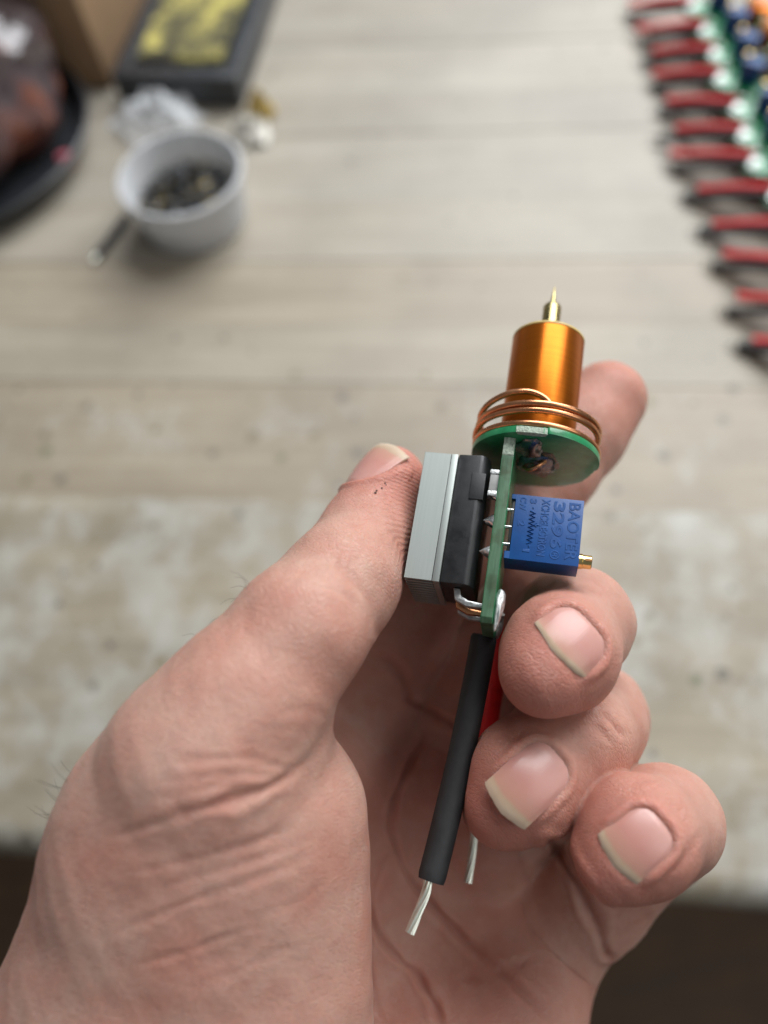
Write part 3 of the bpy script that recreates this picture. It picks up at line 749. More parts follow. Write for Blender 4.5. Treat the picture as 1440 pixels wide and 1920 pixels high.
def sd_cone(P, a, b, r1, r2):
    P = P.astype(np.float32); a = a.astype(np.float32); b = b.astype(np.float32)
    ba = b - a; l2 = float(ba @ ba); rr = r1 - r2; a2 = l2 - rr * rr; il2 = 1.0 / l2
    pa = P - a; y = pa @ ba; z = y - l2
    x2 = ((pa * l2 - y[:, None] * ba) ** 2).sum(1); y2 = y * y * l2; z2 = z * z * l2
    k = np.sign(rr) * rr * rr * x2
    d = (np.sqrt(x2 * a2 * il2) + y * rr) * il2 - r1
    c1 = np.sign(z) * a2 * z2 > k
    c2 = (~c1) & (np.sign(y) * a2 * y2 < k)
    d = np.where(c1, np.sqrt(x2 + z2) * il2 - r2, d)
    return np.where(c2, np.sqrt(x2 + y2) * il2 - r1, d)

def smin(a, b, k):
    h = np.maximum(k - np.abs(a - b), 0) / k
    return np.minimum(a, b) - h * h * k * 0.25
def smax(a, b, k): return -smin(-a, -b, k)
def sd_ell(P, c, r, R=None):
    q = P - c
    if R is not None: q = q @ R
    k0 = np.sqrt(((q / r) ** 2).sum(1)); k1 = np.sqrt(((q / (r * r)) ** 2).sum(1)) + 1e-9
    return k0 * (k0 - 1) / k1
def sd_box_local(Q, lo, hi):
    c = (np.array(lo) + np.array(hi)) / 2; h = (np.array(hi) - np.array(lo)) / 2
    q = np.abs(Q - c) - h
    return np.sqrt((np.maximum(q, 0) ** 2).sum(1)) + np.minimum(q.max(1), 0)

def chain(P, pts, k):
    d = None
    for i in range(len(pts) - 1):
        e = sd_cone(P, cam_pt(*pts[i][:3]), cam_pt(*pts[i + 1][:3]), pts[i][3], pts[i + 1][3])
        d = e if d is None else smin(d, e, k)
    return d

THUMB_A = [(392, 1412, 91, 10.0), (432, 1350, 92, 9.2), (477, 1297, 93, 8.9), (562, 1184, 95.5, 8.0), (640, 1092, 103, 7.3), (690, 1006, 113, 6.7), (729, 907, 118, 5.7)]
THUMB_B = [(402, 1412, 96, 9.8), (438, 1350, 97, 9.0), (481, 1297, 98, 8.6), (565, 1184, 101, 7.8), (645, 1092, 109, 7.1), (696, 1006, 118.5, 6.5), (734, 907, 123, 5.6)]
INDEX = [(640, 1390, 138, 11), (735, 1190, 134, 9.6), (832, 1015, 130, 9.0), (935, 950, 132, 8.2), (1030, 888, 134.5, 7.7), (1092, 812, 136.5, 7.5), (1136, 752, 138.5, 7.1)]
MIDDLE = [(740, 1480, 143, 11.5), (880, 1295, 139, 9.6), (1005, 1132, 134.5, 9.0), (1050, 1152, 124, 8.2), (1080, 1168, 114, 8.0), (1050, 1224, 102.5, 7.4), (1022, 1260, 99.5, 5.9)]
RING = [(870, 1610, 144, 11.5), (1000, 1475, 137, 9.3), (1110, 1345, 127.5, 8.6), (1104, 1355, 117, 8.1), (1074, 1382, 109.5, 8.0), (985, 1462, 105, 7.7), (948, 1506, 104.3, 6.0)]
PINKY = [(1005, 1760, 138, 11), (1120, 1670, 133, 9.0), (1236, 1560, 126.5, 8.0), (1247, 1542, 116, 7.6), (1245, 1542, 109, 7.6), (1196, 1568, 98.5, 7.3), (1162, 1606, 96.8, 5.7)]
PALM = [[(640, 1390, 138, 11), (330, 2300, 120, 15)], [(740, 1480, 143, 11.5), (430, 2330, 124, 16)], [(870, 1610, 144, 11.5), (540, 2350, 126, 16)],
        [(1005, 1760, 138, 11.2), (640, 2350, 122, 16)], [(930, 1930, 128, 12.5), (690, 2250, 117, 17)], [(500, 2330, 121, 20), (400, 2720, 112, 23)]]
PADS = [((672, 1328, 135.5), 9.0), ((795, 1442, 138), 9.8), ((905, 1560, 138), 9.5)]
THENAR = [[(366, 1440, 93, 9.0), (308, 1567, 97, 11.5)], [(365, 1550, 97, 14.0), (185, 2020, 100, 17)], [(492, 1548, 100, 13.3), (462, 1920, 101, 16.2)], [(480, 1560, 112, 13), (400, 2150, 112, 18)], [(330, 2000, 104, 18), (300, 2330, 114, 17)]]

WIRE_CAPS = []
for pts, rad in ((BLACK_W, 1.95), (RED_W, 1.85)):
    for i in range(len(pts) - 1): WIRE_CAPS.append((cam_pt(*pts[i]), cam_pt(*pts[i + 1]), rad))

def hand_groups(P):
    th = smin(chain(P, THUMB_A, 2.5), chain(P, THUMB_B, 2.5), 3.0)
    fs = [chain(P, f, 2.2) for f in (INDEX, MIDDLE, RING, PINKY)]
    pa = None
    for c in PALM:
        e = chain(P, c, 1); pa = e if pa is None else smin(pa, e, 9.0)
    for c, r in PADS:
        pa = smin(pa, np.sqrt(((P - cam_pt(*c)) ** 2).sum(1)) - r, 3.0)
    tn = None
    for c in THENAR:
        e = chain(P, c, 1); tn = e if tn is None else smin(tn, e, 9.0)
    # web between thumb and index
    wb = sd_cone(P, cam_pt(430, 1480, 104), cam_pt(620, 1460, 132), 9.5, 9.0)
    return th, fs, pa, tn, wb

def hand_sdf(P, carve=True):
    th, fs, pa, tn, wb = hand_groups(P)
    base = smin(smin(pa, wb, 8.0), tn, 3.5)
    d = smin(base, th, 6.0)
    out = d
    for i, f in enumerate(fs):
        out = smin(out, smin(base, f, 3.0), 0.7)
    if carve:
        Q = cam_to_local(P)
        dev = sd_box_local(Q, (-15.25, -6.6, -22.05), (-10.4, 6.15, -3.05))
        dev = np.minimum(dev, sd_box_local(Q, (-10.4, -6.4, -22), (-5.8, 4.7, -2.7)))
        dev = np.minimum(dev, sd_box_local(Q, (-4.3, -7.1, -26.8), (-2.6, 6.3, 0)))
        dev = np.minimum(dev, sd_box_local(Q, (-2.6, -4.7, -17.05), (7.6, 0.3, -7.4)))
        dev = np.minimum(dev, sd_box_local(Q, (7.4, -4.2, -16.9), (9.4, -2.0, -14.6)))
        dev = np.minimum(dev, np.maximum(np.sqrt(Q[:, 0] ** 2 + Q[:, 1] ** 2) - 9.6, np.abs(Q[:, 2] - 3) - 3.2))
        for a, b, r in WIRE_CAPS: dev = np.minimum(dev, sd_cone(P, a, b, r, r * 0.999))
        out = smax(out, -dev + 0.04, 0.9)
    return out

def eval_chunks(fn, P, n=150000):
    return np.concatenate([fn(P[i:i + n]) for i in range(0, len(P), n)]) if len(P) else np.zeros(0)

def surface_nets(fn, lo, hi, vox, coarse=4):
    lo = np.array(lo, float); n = np.ceil((np.array(hi) - lo) / (vox * coarse)).astype(int)
    cs = vox * coarse
    gx = [lo[i] + (np.arange(n[i]) + 0.5) * cs for i in range(3)]
    CG = np.stack(np.meshgrid(*gx, indexing='ij'), -1).reshape(-1, 3)
    cd = eval_chunks(fn, CG).reshape(n)
    near = np.abs(cd) < cs * 1.35
    N3 = n * coarse
    D = np.repeat(np.repeat(np.repeat(cd.astype(np.float32), coarse, 0), coarse, 1), coarse, 2)
    ci = np.argwhere(near)
    off = np.stack(np.meshgrid(*[np.arange(coarse)] * 3, indexing='ij'), -1).reshape(-1, 3)
    idx = (ci[:, None, :] * coarse + off[None]).reshape(-1, 3)
    val = eval_chunks(fn, lo + (idx + 0.5) * vox)
    D[idx[:, 0], idx[:, 1], idx[:, 2]] = val
    S = D < 0
    cnt = np.zeros(tuple(N3 - 1), np.uint8)
    for a in (0, 1):
        for b in (0, 1):
            for c in (0, 1):
                cnt += S[a:N3[0] - 1 + a, b:N3[1] - 1 + b, c:N3[2] - 1 + c]
    act = np.argwhere((cnt > 0) & (cnt < 8))
    vid = np.full(tuple(N3 - 1), -1, np.int32); vid[act[:, 0], act[:, 1], act[:, 2]] = np.arange(len(act))
    V = np.zeros((len(act), 3)); W = np.zeros(len(act))
    corners = [(a, b, c) for a in (0, 1) for b in (0, 1) for c in (0, 1)]
    for c0 in corners:
        for ax in range(3):
            if c0[ax]: continue
            c1 = list(c0); c1[ax] = 1
            v0 = D[act[:, 0] + c0[0], act[:, 1] + c0[1], act[:, 2] + c0[2]]; v1 = D[act[:, 0] + c1[0], act[:, 1] + c1[1], act[:, 2] + c1[2]]
            m = (v0 < 0) != (v1 < 0)
            t = np.where(m, v0 / np.where(m, v0 - v1, 1), 0)
            p = np.array(c0, float)[None] + t[:, None] * (np.array(c1) - np.array(c0))[None]
            V[m] += p[m]; W[m] += 1
    V = lo + (act + V / W[:, None] + 0.5) * vox
    faces = []
    for ax in range(3):
        sl0 = [slice(None)] * 3; sl1 = [slice(None)] * 3; sl0[ax] = slice(0, -1); sl1[ax] = slice(1, None)
        A, B = S[tuple(sl0)], S[tuple(sl1)]
        e = np.argwhere(A != B); inside = A[e[:, 0], e[:, 1], e[:, 2]]
        u, w = (ax + 1) % 3, (ax + 2) % 3
        ok = (e[:, u] > 0) & (e[:, w] > 0) & (e[:, u] < N3[u] - 1) & (e[:, w] < N3[w] - 1)
        e, inside = e[ok], inside[ok]
        q = []
        for du, dw in ((1, 1), (0, 1), (0, 0), (1, 0)):
            c = e.copy(); c[:, u] -= du; c[:, w] -= dw
            q.append(vid[c[:, 0], c[:, 1], c[:, 2]])
        q = np.stack(q, 1); q[~inside] = q[~inside][:, ::-1]
        faces.append(q)
    F = np.concatenate(faces); F = F[(F >= 0).all(1)]
    return V, F

def grad(fn, P, h=0.25):
    g = np.zeros_like(P)
    for i in range(3):
        e = np.zeros(3); e[i] = h
        g[:, i] = eval_chunks(fn, P + e) - eval_chunks(fn, P - e)
    return g / (np.linalg.norm(g, axis=1)[:, None] + 1e-9)

HV, HF = surface_nets(hand_sdf, (-78, -31, 76), (66, 128, 164), VOX)
HN = grad(hand_sdf, HV)
for _ in range(2):
    HV = HV - HN * eval_chunks(hand_sdf, HV)[:, None] * 0.9

# which part of the hand each vertex belongs to, and its place along the bones
def vertex_groups(P):
    th, fs, pa, tn, wb = hand_groups(P)
    return np.argmin(np.stack([th, *fs, np.minimum(pa, wb), tn], 1), 1)
GRP = np.concatenate([vertex_groups(HV[i:i + 150000]) for i in range(0, len(HV), 150000)])
along = np.zeros(len(HV)); AX = np.zeros((len(HV), 3)); tipd = np.full(len(HV), 99.0)
for gi, ch_ in enumerate((THUMB_A, INDEX, MIDDLE, RING, PINKY, [(870, 1610, 144, 11.5), (540, 2350, 126, 16)], [(430, 1480, 96, 15), (300, 2100, 100, 17.5)])):
    m = GRP == gi; P = HV[m]; s0 = 0.0; al = np.zeros(m.sum()); ax = np.zeros((m.sum(), 3)); ws = np.zeros(m.sum())
    segs = []
    for i in range(len(ch_) - 1):
        a, b = cam_pt(*ch_[i][:3]), cam_pt(*ch_[i + 1][:3]); l = np.linalg.norm(b - a); u = (b - a) / l
        t = np.clip((P - a) @ u, 0, l); segs.append((np.linalg.norm(P - a - t[:, None] * u, axis=1), s0 + (P - a) @ u, u)); s0 += l
    dm = np.min([q[0] for q in segs], axis=0)
    for dd, aa, u in segs:                       # smooth hand-over from bone to bone
        wt = np.exp(-(dd - dm) / 1.6); al += wt * aa; ax += wt[:, None] * u; ws += wt
    al /= ws; ax /= np.linalg.norm(ax, axis=1)[:, None] + 1e-9
    along[m] = al; AX[m] = ax
    if gi < 5: tipd[m] = np.linalg.norm(P - cam_pt(*ch_[-1][:3]), axis=1)

PXY = np.stack([720 + FPX * HV[:, 0] / HV[:, 2], 960 + FPX * HV[:, 1] / HV[:, 2]], 1)
facing = -(HN * (HV / np.linalg.norm(HV, axis=1)[:, None])).sum(1)
DISP = np.zeros(len(HV)); CRE = np.zeros(len(HV))
def vnoise(P, f, seed):
    out = np.zeros(len(P)); rs = np.random.RandomState(seed)
    for _ in range(7):
        k = rs.normal(size=3) * f; ph = rs.rand() * 6.28; out += np.sin(P @ k + ph)
    return out / 3.5
TH, IX, MD, RG, PK, PL, TN = range(7)
def crease(groups, pts, wid, dep, fade=True, side=0.35):
    """fold line: pixels give the direction, the skin gives the distance"""
    if TN in groups or TH in groups: dep *= 0.42; wid *= 0.85
    m = np.isin(GRP, groups) & (facing > 0.05)
    P = PXY[m]; sc = HV[m][:, 2] / FPX; best = np.full(len(P), 1e9); tt = np.zeros(len(P))
    sp_ = spline(pts, 8 * len(pts)); n = len(sp_)
    for i in range(n - 1):
        a, b = sp_[i], sp_[i + 1]; ab = b - a
        t = np.clip(((P - a) @ ab) / (ab @ ab), 0, 1); d = np.linalg.norm(P - a - t[:, None] * ab, axis=1)
        q = d < best; best[q] = d[q]; tt[q] = ((i + t) / (n - 1))[q]
    Q3 = HV[m]
    x = np.abs(best * sc + 0.16 * vnoise(Q3, 0.9, 11)) / (wid * (1 + 0.45 * vnoise(Q3, 0.45, 12)).clip(0.5, 1.6))
    dep = dep * (1 + 0.5 * vnoise(Q3, 0.35, 13)).clip(0.3, 1.5)
    k = np.clip(np.minimum(tt, 1 - tt) / 0.18, 0, 1) if fade else 1.0
    w_ = np.exp(-x * x)
    DISP[m] += -dep * w_ * k + side * dep * np.exp(-((x - 2.2) / 1.2) ** 2) * k
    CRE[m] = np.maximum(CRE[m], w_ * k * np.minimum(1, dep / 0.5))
TH, IX, MD, RG, PK, PL, TN = range(7)
crease([TH, TN, PL], [(622, 1345), (611, 1366), (592, 1408), (556, 1444), (500, 1478), (433, 1500), (344, 1528), (239, 1561), (189, 1578)], 0.75, 0.75)
crease([TH, TN], [(311, 1432), (390, 1424), (467, 1420), (533, 1439), (575, 1432)], 0.55, 0.30)
crease([TH, TN], [(280, 1470), (370, 1458), (450, 1452), (520, 1462)], 0.5, 0.22)
crease([TH, TN], [(250, 1500), (330, 1490), (420, 1472), (500, 1474)], 0.5, 0.2)
crease([TH], [(640, 1060), (660, 1084), (678, 1106), (695, 1134), (704, 1160), (706, 1185)], 0.6, 0.45, False)
crease([TH], [(560, 1100), (600, 1100), (640, 1112), (672, 1140)], 0.45, 0.14)
crease([TH], [(520, 1340), (560, 1330), (600, 1338), (628, 1352)], 0.45, 0.22)
crease([TH], [(480, 1370), (530, 1368), (580, 1380)], 0.45, 0.16)
crease([TN, TH], [(600, 1594), (528, 1628), (444, 1661), (361, 1689), (267, 1728), (183, 1761)], 0.55, 0.26)
crease([TN, TH], [(556, 1550), (444, 1589), (333, 1617), (222, 1639)], 0.5, 0.24)
crease([TN, TH], [(590, 1570), (480, 1612), (380, 1642), (280, 1672)], 0.45, 0.16)
crease([TN], [(500, 1728), (422, 1756), (333, 1789), (222, 1817)], 0.5, 0.22)
crease([TN], [(583, 1767), (500, 1794), (422, 1833), (340, 1860)], 0.5, 0.18)
crease([TN], [(620, 1640), (560, 1690), (480, 1716), (380, 1745)], 0.45, 0.12)
crease([TN], [(628, 1500), (640, 1580), (648, 1660), (640, 1740)], 0.5, 0.10)
crease([TN], [(655, 1520), (668, 1600), (670, 1690)], 0.5, 0.12)
crease([PL, IX, MD], [(800, 1355), (790, 1392), (765, 1442), (745, 1490), (735, 1555), (767, 1644), (850, 1740), (917, 1800), (1010, 1890), (1040, 1925)], 0.55, 0.7)
crease([PL], [(692, 1655), (703, 1740), (750, 1800), (783, 1830), (815, 1890), (832, 1940)], 0.5, 0.55)
crease([PL], [(735, 1590), (712, 1640), (700, 1690), (692, 1800), (712, 1925)], 0.45, 0.3)
crease([PL, MD, IX], [(752, 1300), (768, 1322), (805, 1335), (852, 1358), (900, 1385)], 0.6, 0.45)
crease([PL, IX, MD], [(690, 1232), (722, 1240), (752, 1262), (766, 1300), (768, 1330)], 0.6, 0.3)
crease([PL, PK, RG], [(1037, 1583), (1062, 1630), (1088, 1673), (1120, 1745), (1136, 1790)], 0.7, 0.8, False)
crease([PL], [(1060, 1795), (1077, 1812), (1100, 1845)], 0.5, 0.3)
crease([PL], [(850, 1835), (930, 1825), (1010, 1790)], 0.7, 0.15)
crease([RG], [(1130, 1335), (1150, 1358), (1170, 1385)], 0.5, 0.26)
crease([RG], [(1112, 1352), (1135, 1380), (1150, 1400)], 0.45, 0.16)
crease([MD], [(1010, 1100), (1050, 1082), (1100, 1082), (1140, 1106)], 0.45, 0.16)
crease([MD], [(1000, 1120), (1040, 1100), (1090, 1098), (1135, 1125)], 0.45, 0.14)
crease([PK], [(1180, 1470), (1230, 1462), (1280, 1480), (1318, 1522)], 0.45, 0.14)
crease([PK], [(1250, 1640), (1290, 1600), (1325, 1550)], 0.5, 0.1)
crease([MD], [(1110, 1320), (1140, 1290), (1158, 1240)], 0.6, 0.12)

# nails ------------------------------------------------------------
def trace(o, d, n=90):
    p = o.copy()
    for _ in range(n):
        s = hand_sdf(p[None], False)[0]
        p = p + d * s * 0.9
        if abs(s) < 0.002: break
    return p
def on_skin(px, py, near=70):
    o = cam_pt(px, py, near); d = o / np.linalg.norm(o); return trace(o, d)
NAILS = []
def add_nail(name, B, C1, C2, width=None, free=1.1, frame=None, length=None):
    if frame is None:
        b, c1, c2 = on_skin(*B), on_skin(*C1), on_skin(*C2)
        mid = (c1 + c2) / 2; T = c2 - c1; wdt = width or np.linalg.norm(T); T /= np.linalg.norm(T)
        Lv = mid - b; Lv -= T * (Lv @ T); Ln = np.linalg.norm(Lv); Lv /= Ln; Nn = np.cross(T, Lv)
        if Nn @ b > 0: Nn = -Nn
        o = b
        if length: Ln = length
    else:
        o, T, Lv, Nn, wdt, Ln = frame
    # height field of the bare finger under the nail, as a quadric
    S, H = [], []
    for t in np.linspace(0.02, 0.80, 7):
        for s in np.linspace(-0.42, 0.42, 7):
            st = o + T * s * wdt + Lv * t * Ln + Nn * 9
            q = trace(st, -Nn); h = (q - o) @ Nn
            if h > -7: S.append((s * wdt, t * Ln)); H.append(h)
    S = np.array(S); H = np.array(H)
    A = np.stack([np.ones(len(S)), S[:, 0], S[:, 1], S[:, 0] ** 2, S[:, 1] ** 2, S[:, 0] * S[:, 1]], 1)
    c = np.linalg.lstsq(A, H, rcond=None)[0]
    c[3] = min(c[3], -0.022); c[4] = np.clip(c[4], -0.045, -0.006)
    NAILS.append((name, o, T, Lv, Nn, wdt, Ln, c, free))
def nail_h(c, s, t): return c[0] + c[1] * s + c[2] * t + c[3] * s * s + c[4] * t * t + c[5] * s * t
add_nail('fingernail', (1112, 1166), (1006, 1190), (1093, 1298), free=0.0)
add_nail('fingernail', (1050, 1412), (904, 1474), (978, 1562), free=0.05)
add_nail('fingernail', (1246, 1538), (1118, 1578), (1192, 1672), free=0.05)
ax_t = np.array([0.56, -0.83, 0.30]); ax_t /= np.linalg.norm(ax_t)
n0 = np.array([-0.80, -0.42, -0.44]); n0 -= ax_t * (n0 @ ax_t); n0 /= np.linalg.norm(n0)
t0 = np.cross(ax_t, n0)
c0 = cam_pt(674, 932, 116)
o0 = trace(c0 + n0 * 12, -n0)
add_nail('thumbnail', None, None, None, free=0.5, frame=(o0, t0, ax_t, n0, 11.0, 8.8))

def nail_q(s, t, w2, Ln):                       # signed distance to the nail outline (rounded at the base)
    r = min(w2 * 0.8, Ln * 0.45)
    qx = np.abs(s) - w2
    yc = np.maximum(r - t, 0); xc = np.maximum(np.abs(s) - (w2 - r), 0)
    corner = np.sqrt(xc ** 2 + yc ** 2) - r
    return np.where((t < r), np.maximum(corner, -t), np.maximum(qx, -t))
for name, o, T, Lv, Nn, wdt, Ln, c, free in NAILS:
    R = HV - o; s, t, h = R @ T, R @ Lv, R @ Nn
    m = (np.abs(s) < wdt * 0.9) & (t > -3) & (t < Ln + 3) & (np.abs(h - nail_h(c, s, t)) < 3.5) & (HN @ Nn > 0.05)
    if name == 'thumbnail': m &= GRP == TH
    s, t, h = s[m], t[m], h[m]; q = nail_q(s, t, wdt / 2, Ln)
    fold = 0.38 * np.exp(-((q - 0.45) / 0.55) ** 2) * np.clip((Ln * 0.92 - t) / (Ln * 0.25), 0, 1)
    target = nail_h(c, s, t) - 0.42 - h
    sink = np.clip(-q / 0.5, 0, 1); sink = sink * sink * (3 - 2 * sink) * np.clip((Ln + 0.4 - t) / 0.6, 0, 1)
    D3 = np.minimum(target, -0.05)
    HV[m] += Nn[None] * (sink * D3)[:, None]
    DISP[m] = DISP[m] * (1 - sink) + fold * (1 - sink)

# slow lumpiness of flesh, then apply
DISP += 0.10 * vnoise(HV, 0.30, 1) + 0.05 * vnoise(HV, 0.8, 2)
carv = np.clip((-eval_chunks(lambda p: hand_sdf(p, False), HV)) / 0.5, 0, 1)      # pressed against the module: keep flat
HV = HV + HN * (DISP * (1 - carv))[:, None]

WPOS = cam_to_world(HV)
me = bpy.data.meshes.new('hand')
me.vertices.add(len(WPOS)); me.vertices.foreach_set('co', WPOS.astype(np.float32).ravel())
me.loops.add(HF.size); me.loops.foreach_set('vertex_index', HF.astype(np.int32).ravel())
me.polygons.add(len(HF)); me.polygons.foreach_set('loop_start', np.arange(0, HF.size, 4, dtype=np.int32)); me.polygons.foreach_set('loop_total', np.full(len(HF), 4, np.int32))
me.polygons.foreach_set('use_smooth', np.ones(len(HF), bool))
me.update(); me.validate()
bm = bmesh.new(); bm.from_mesh(me)
if bm.calc_volume(signed=True) < 0: bmesh.ops.reverse_faces(bm, faces=bm.faces)
bm.to_mesh(me); bm.free()
def attr_f(name, a):
    x = me.attributes.new(name, 'FLOAT', 'POINT'); x.data.foreach_set('value', a.astype(np.float32))
def attr_v(name, a):
    x = me.attributes.new(name, 'FLOAT_VECTOR', 'POINT'); x.data.foreach_set('vector', a.astype(np.float32).ravel())
tip_red = np.exp(-(np.maximum(tipd - 4, 0) / 9.0) ** 2)
attr_f('red', np.clip(0.9 * tip_red * np.where(GRP == IX, 0.35, 1.0) + 0.28 * np.isin(GRP, [PL]) + 0.2 * CRE, 0, 1))
attr_f('crease', CRE)
attr_v('wrinkle', HV + AX * (along * 2.2)[:, None])
# ridge lines of the thumb pad: arcs about a point below the joint
rc = cam_pt(600, 1180, 112)
attr_f('ridge', np.linalg.norm((HV - rc) * np.array([1.0, 1.15, 1.0]), axis=1))
attr_f('ridge_amt', ((GRP == TH) * np.clip((along - 30) / 5, 0, 1) * np.clip((HN @ np.array([0.8, 0.3, -0.5])) * 1.6, 0, 1)))

skin, nt, p = new_mat('skin'); L = nt.links.new
def at(n):
    a = nt.nodes.new('ShaderNodeAttribute'); a.attribute_name = n; return a
tc = nt.nodes.new('ShaderNodeTexCoord')
n1 = N(nt, 'ShaderNodeTexNoise', Scale=85.0, Detail=5.0, Roughness=0.6); L(tc.outputs['Object'], n1.inputs['Vector'])
n2 = N(nt, 'ShaderNodeTexNoise', Scale=420.0, Detail=4.0, Roughness=0.6); L(tc.outputs['Object'], n2.inputs['Vector'])
base = ramp(nt, [(0.32, (0.55, 0.275, 0.21)), (0.5, (0.57, 0.32, 0.25)), (0.68, (0.58, 0.365, 0.29))], n1.outputs['Fac']).outputs[0]
fine = ramp(nt, [(0.3, (0.88, 0.80, 0.78)), (0.7, (1.0, 1.0, 1.0))], n2.outputs['Fac']).outputs[0]
col = mixc(nt, 0.7, base, fine, 'MULTIPLY')
rm = N(nt, 'ShaderNodeMath', _operation='MULTIPLY'); L(at('red').outputs['Fac'], rm.inputs[0]); rm.inputs[1].default_value = 0.62
col = mixc(nt, rm.outputs[0], col, (0.50, 0.155, 0.115, 1))
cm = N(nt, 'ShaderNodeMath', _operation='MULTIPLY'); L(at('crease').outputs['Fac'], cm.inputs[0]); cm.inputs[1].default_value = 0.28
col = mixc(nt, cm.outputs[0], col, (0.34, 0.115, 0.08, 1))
L(col, p.inputs['Base Color'])
p.inputs['Roughness'].default_value = 0.43; p.inputs['Specular IOR Level'].default_value = 0.42
p.inputs['Subsurface Weight'].default_value = 0.55; p.inputs['Subsurface Radius'].default_value = (0.0018, 0.00065, 0.00035); p.inputs['Subsurface Scale'].default_value = 0.8
# relief: wrinkles across the bones, cells, ridges
wvn = N(nt, 'ShaderNodeVectorMath', _operation='SCALE'); L(at('wrinkle').outputs['Vector'], wvn.inputs[0]); wvn.inputs['Scale'].default_value = 1.0
w1 = N(nt, 'ShaderNodeTexNoise', Scale=0.55, Detail=5.0, Roughness=0.62, Distortion=0.4); L(wvn.outputs[0], w1.inputs['Vector'])
vo = N(nt, 'ShaderNodeTexVoronoi', Scale=1.05, Randomness=1.0); vo.feature = 'DISTANCE_TO_EDGE'; L(wvn.outputs[0], vo.inputs['Vector'])
vr = N(nt, 'ShaderNodeMapRange', From__Min=0.0, From__Max=0.16); L(vo.outputs['Distance'], vr.inputs['Value'])
b1 = N(nt, 'ShaderNodeBump', Strength=0.32, Distance=0.00030); L(w1.outputs['Fac'], b1.inputs['Height'])
b2 = N(nt, 'ShaderNodeBump', Strength=0.55, Distance=0.00014); L(vr.outputs[0], b2.inputs['Height']); L(b1.outputs[0], b2.inputs['Normal'])
rn = N(nt, 'ShaderNodeMath', _operation='MULTIPLY'); L(at('ridge').outputs['Fac'], rn.inputs[0]); rn.inputs[1].default_value = 2 * math.pi / 0.62
nd = N(nt, 'ShaderNodeMath', _operation='MULTIPLY_ADD'); L(n2.outputs['Fac'], nd.inputs[0]); nd.inputs[1].default_value = 5.0; L(rn.outputs[0], nd.inputs[2])
sn = N(nt, 'ShaderNodeMath', _operation='SINE'); L(nd.outputs[0], sn.inputs[0])
sm = N(nt, 'ShaderNodeMath', _operation='MULTIPLY'); L(sn.outputs[0], sm.inputs[0]); L(at('ridge_amt').outputs['Fac'], sm.inputs[1])
b3 = N(nt, 'ShaderNodeBump', Strength=0.55, Distance=0.00006); L(sm.outputs[0], b3.inputs['Height']); L(b2.outputs[0], b3.inputs['Normal'])
L(b3.outputs[0], p.inputs['Normal'])
me.materials.append(skin)
hand = bpy.data.objects.new('hand', me); COL.objects.link(hand)
tag(hand, 'left hand, palm towards the viewer, thumb and curled fingers gripping the coil module', 'hand')

nailm, nt, p = new_mat('nail'); L = nt.links.new
av = at('nail_v'); tc = nt.nodes.new('ShaderNodeTexCoord')
nz = N(nt, 'ShaderNodeTexNoise', Scale=260.0, Detail=4.0); L(tc.outputs['Object'], nz.inputs['Vector'])
ad = N(nt, 'ShaderNodeMath', _operation='MULTIPLY_ADD'); L(nz.outputs['Fac'], ad.inputs[0]); ad.inputs[1].default_value = 0.10; L(av.outputs['Fac'], ad.inputs[2])
rp = ramp(nt, [(0.0, (0.60, 0.34, 0.29)), (0.22, (0.56, 0.30, 0.26)), (0.60, (0.52, 0.25, 0.21)), (0.86, (0.53, 0.29, 0.22)), (0.90, (0.50, 0.365, 0.255)), (1.0, (0.57, 0.45, 0.335))], ad.outputs[0])
L(rp.outputs[0], p.inputs['Base Color']); p.inputs['Roughness'].default_value = 0.30
p.inputs['Subsurface Weight'].default_value = 0.5; p.inputs['Subsurface Radius'].default_value = (0.0008, 0.0005, 0.0004); p.inputs['Subsurface Scale'].default_value = 0.7
au = at('nail_u'); wn = N(nt, 'ShaderNodeTexNoise', Scale=14.0, Detail=3.0); wn.noise_dimensions = '1D'; L(au.outputs['Fac'], wn.inputs['W'])
bb = N(nt, 'ShaderNodeBump', Strength=0.25, Distance=0.00008); L(wn.outputs['Fac'], bb.inputs['Height']); L(bb.outputs[0], p.inputs['Normal'])
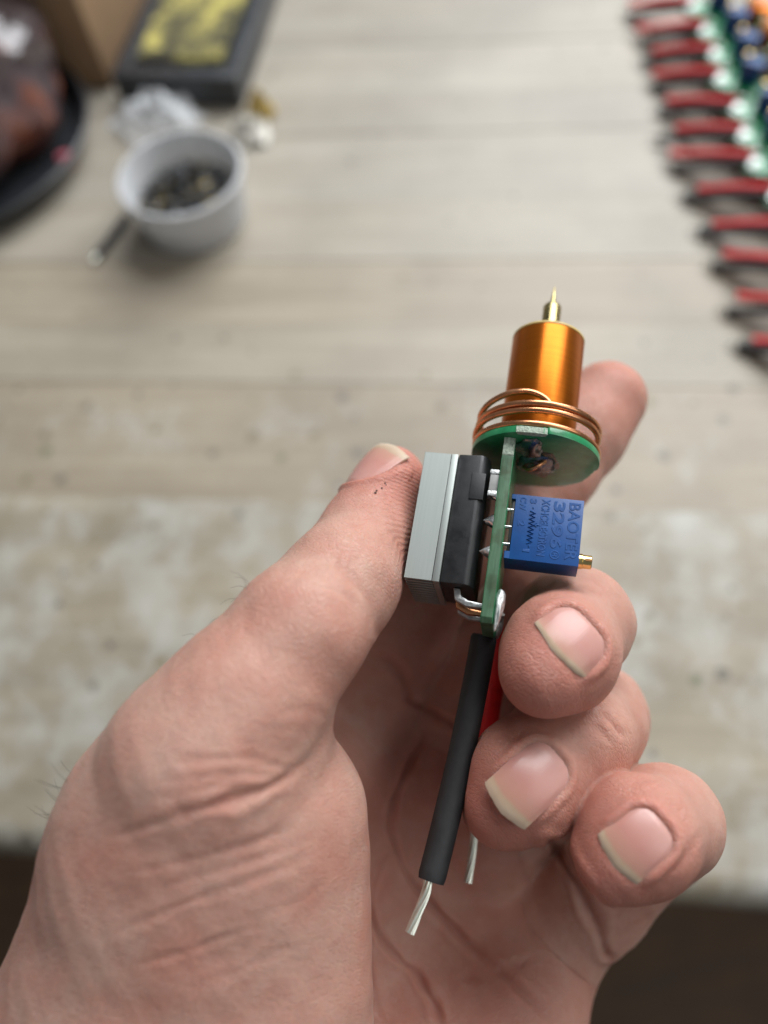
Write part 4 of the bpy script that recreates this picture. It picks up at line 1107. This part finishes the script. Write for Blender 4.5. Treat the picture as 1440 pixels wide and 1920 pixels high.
for name, o, T, Lv, Nn, wdt, Ln, c, free in NAILS:
    nu, nv = 28, 30
    band = 0.95 if abs(o[1] - on_skin(1112, 1166)[1]) < 1 else 0.985
    vs, uu, vv = [], [], []
    for layer in (0, 1):
        for j in range(nv + 1):
            for i in range(nu + 1):
                u = -1 + 2 * i / nu; v = j / nv
                t = v * (Ln + free); r = min(wdt * 0.4, Ln * 0.45)
                hw = wdt / 2 * 0.985
                if t < r: hw = hw - r + math.sqrt(max(0.0, r * r - (r - t) ** 2)); hw = max(hw, wdt * 0.1)
                s = u * hw
                tt_ = t - 0.09 * free * 0 - (v ** 3) * 0.11 * wdt * u * u + (1 - v) ** 3 * 0.0
                h = nail_h(c, s, tt_) + (-0.14 - 0.22 * max(0, abs(u) - 0.8) / 0.2 * (1 - v ** 4) - 0.3 * max(0, 0.1 - v) / 0.1)
                h += -0.26 * layer - 0.20 * (max(0, v - 0.90) / 0.10) ** 2
                vs.append(o + T * s + Lv * (tt_ + (0.05 * math.sin(7 * u + wdt) + 0.02 * math.sin(19 * u)) * max(0, v - 0.9) * 10) + Nn * h); uu.append(u); vv.append(v * band)
    n1_ = (nu + 1) * (nv + 1); fs = []
    for j in range(nv):
        for i in range(nu):
            a = j * (nu + 1) + i; q = (a, a + 1, a + nu + 2, a + nu + 1)
            fs.append(q); fs.append(tuple(n1_ + k for k in q[::-1]))
    rim = [i for i in range(nu + 1)] + [j * (nu + 1) + nu for j in range(1, nv + 1)] + [nv * (nu + 1) + i for i in range(nu - 1, -1, -1)] + [j * (nu + 1) for j in range(nv - 1, 0, -1)]
    for k in range(len(rim)):
        a, b = rim[k], rim[(k + 1) % len(rim)]; fs.append((b, a, n1_ + a, n1_ + b))
    bm = bmesh.new(); bvv = [bm.verts.new(x) for x in cam_to_world(np.array(vs))]
    for q in fs: bm.faces.new([bvv[i] for i in q])
    no = bm_obj(name, bm, nailm, hand, smooth=True)
    for nm, a in (('nail_v', vv), ('nail_u', uu)):
        x = no.data.attributes.new(nm, 'FLOAT', 'POINT'); x.data.foreach_set('value', np.array(a, np.float32))

# hairs along the outer side of thumb and wrist, and a few specks of flux on the thumb tip
hairm = pmat('hair', (0.03, 0.022, 0.018), 0.5)
hr = random.Random(5); hp = []
cand = np.where(np.isin(GRP, [TH, TN]) & (facing > -0.45) & (facing < 0.22) & (PXY[:, 0] < 640))[0]
sel = {}
for (qx, qy, rad, cnt) in ((450, 1125, 45, 8), (330, 1235, 60, 2), (110, 1500, 60, 11), (60, 1600, 50, 2)):
    near = cand[np.hypot(PXY[cand, 0] - qx, PXY[cand, 1] - qy) < rad]
    for k in range(cnt):
        if len(near): hp.append(near[hr.randrange(len(near))])
bm = bmesh.new()
for v in hp:
    o = HV[v]; n = HN[v]; a = AX[v]
    l = hr.uniform(1.8, 4.2); d1 = n * 0.7 - a * hr.uniform(-0.2, 0.9) + np.array([hr.uniform(-.3, .3) for _ in range(3)]); d1 /= np.linalg.norm(d1)
    d2 = d1 - a * 0.5 + np.array([0, 0.35, 0]); d2 /= np.linalg.norm(d2)
    pp = spline([o - n * 0.2, o + d1 * l * 0.5, o + (d1 * 0.5 + d2 * 0.5) * l], 8)
    vv_, ff_ = tube_geo(cam_to_world(pp), list(np.linspace(0.026, 0.010, len(pp)) * MM), 4)
    q = [bm.verts.new(x) for x in vv_]
    for f in ff_: bm.faces.new([q[i] for i in f])
ho = bm_obj('hair', bm, hairm, hand); ho['kind'] = 'stuff'
bm = bmesh.new()
for (qx, qy) in ((742, 862), (748, 888), (722, 906), (724, 909), (706, 920), (704, 924), (735, 893), (716, 915)):
    c = cam_to_world(on_skin(qx, qy))[0]
    r_ = bmesh.ops.create_icosphere(bm, subdivisions=1, radius=hr.uniform(0.07, 0.16) * MM)
    for v in r_['verts']: v.co = v.co * hr.uniform(0.7, 1.3) + Vector(c)
do = bm_obj('flux_specks', bm, pmat('speck', (0.03, 0.025, 0.02), 0.7), hand); do['kind'] = 'stuff'
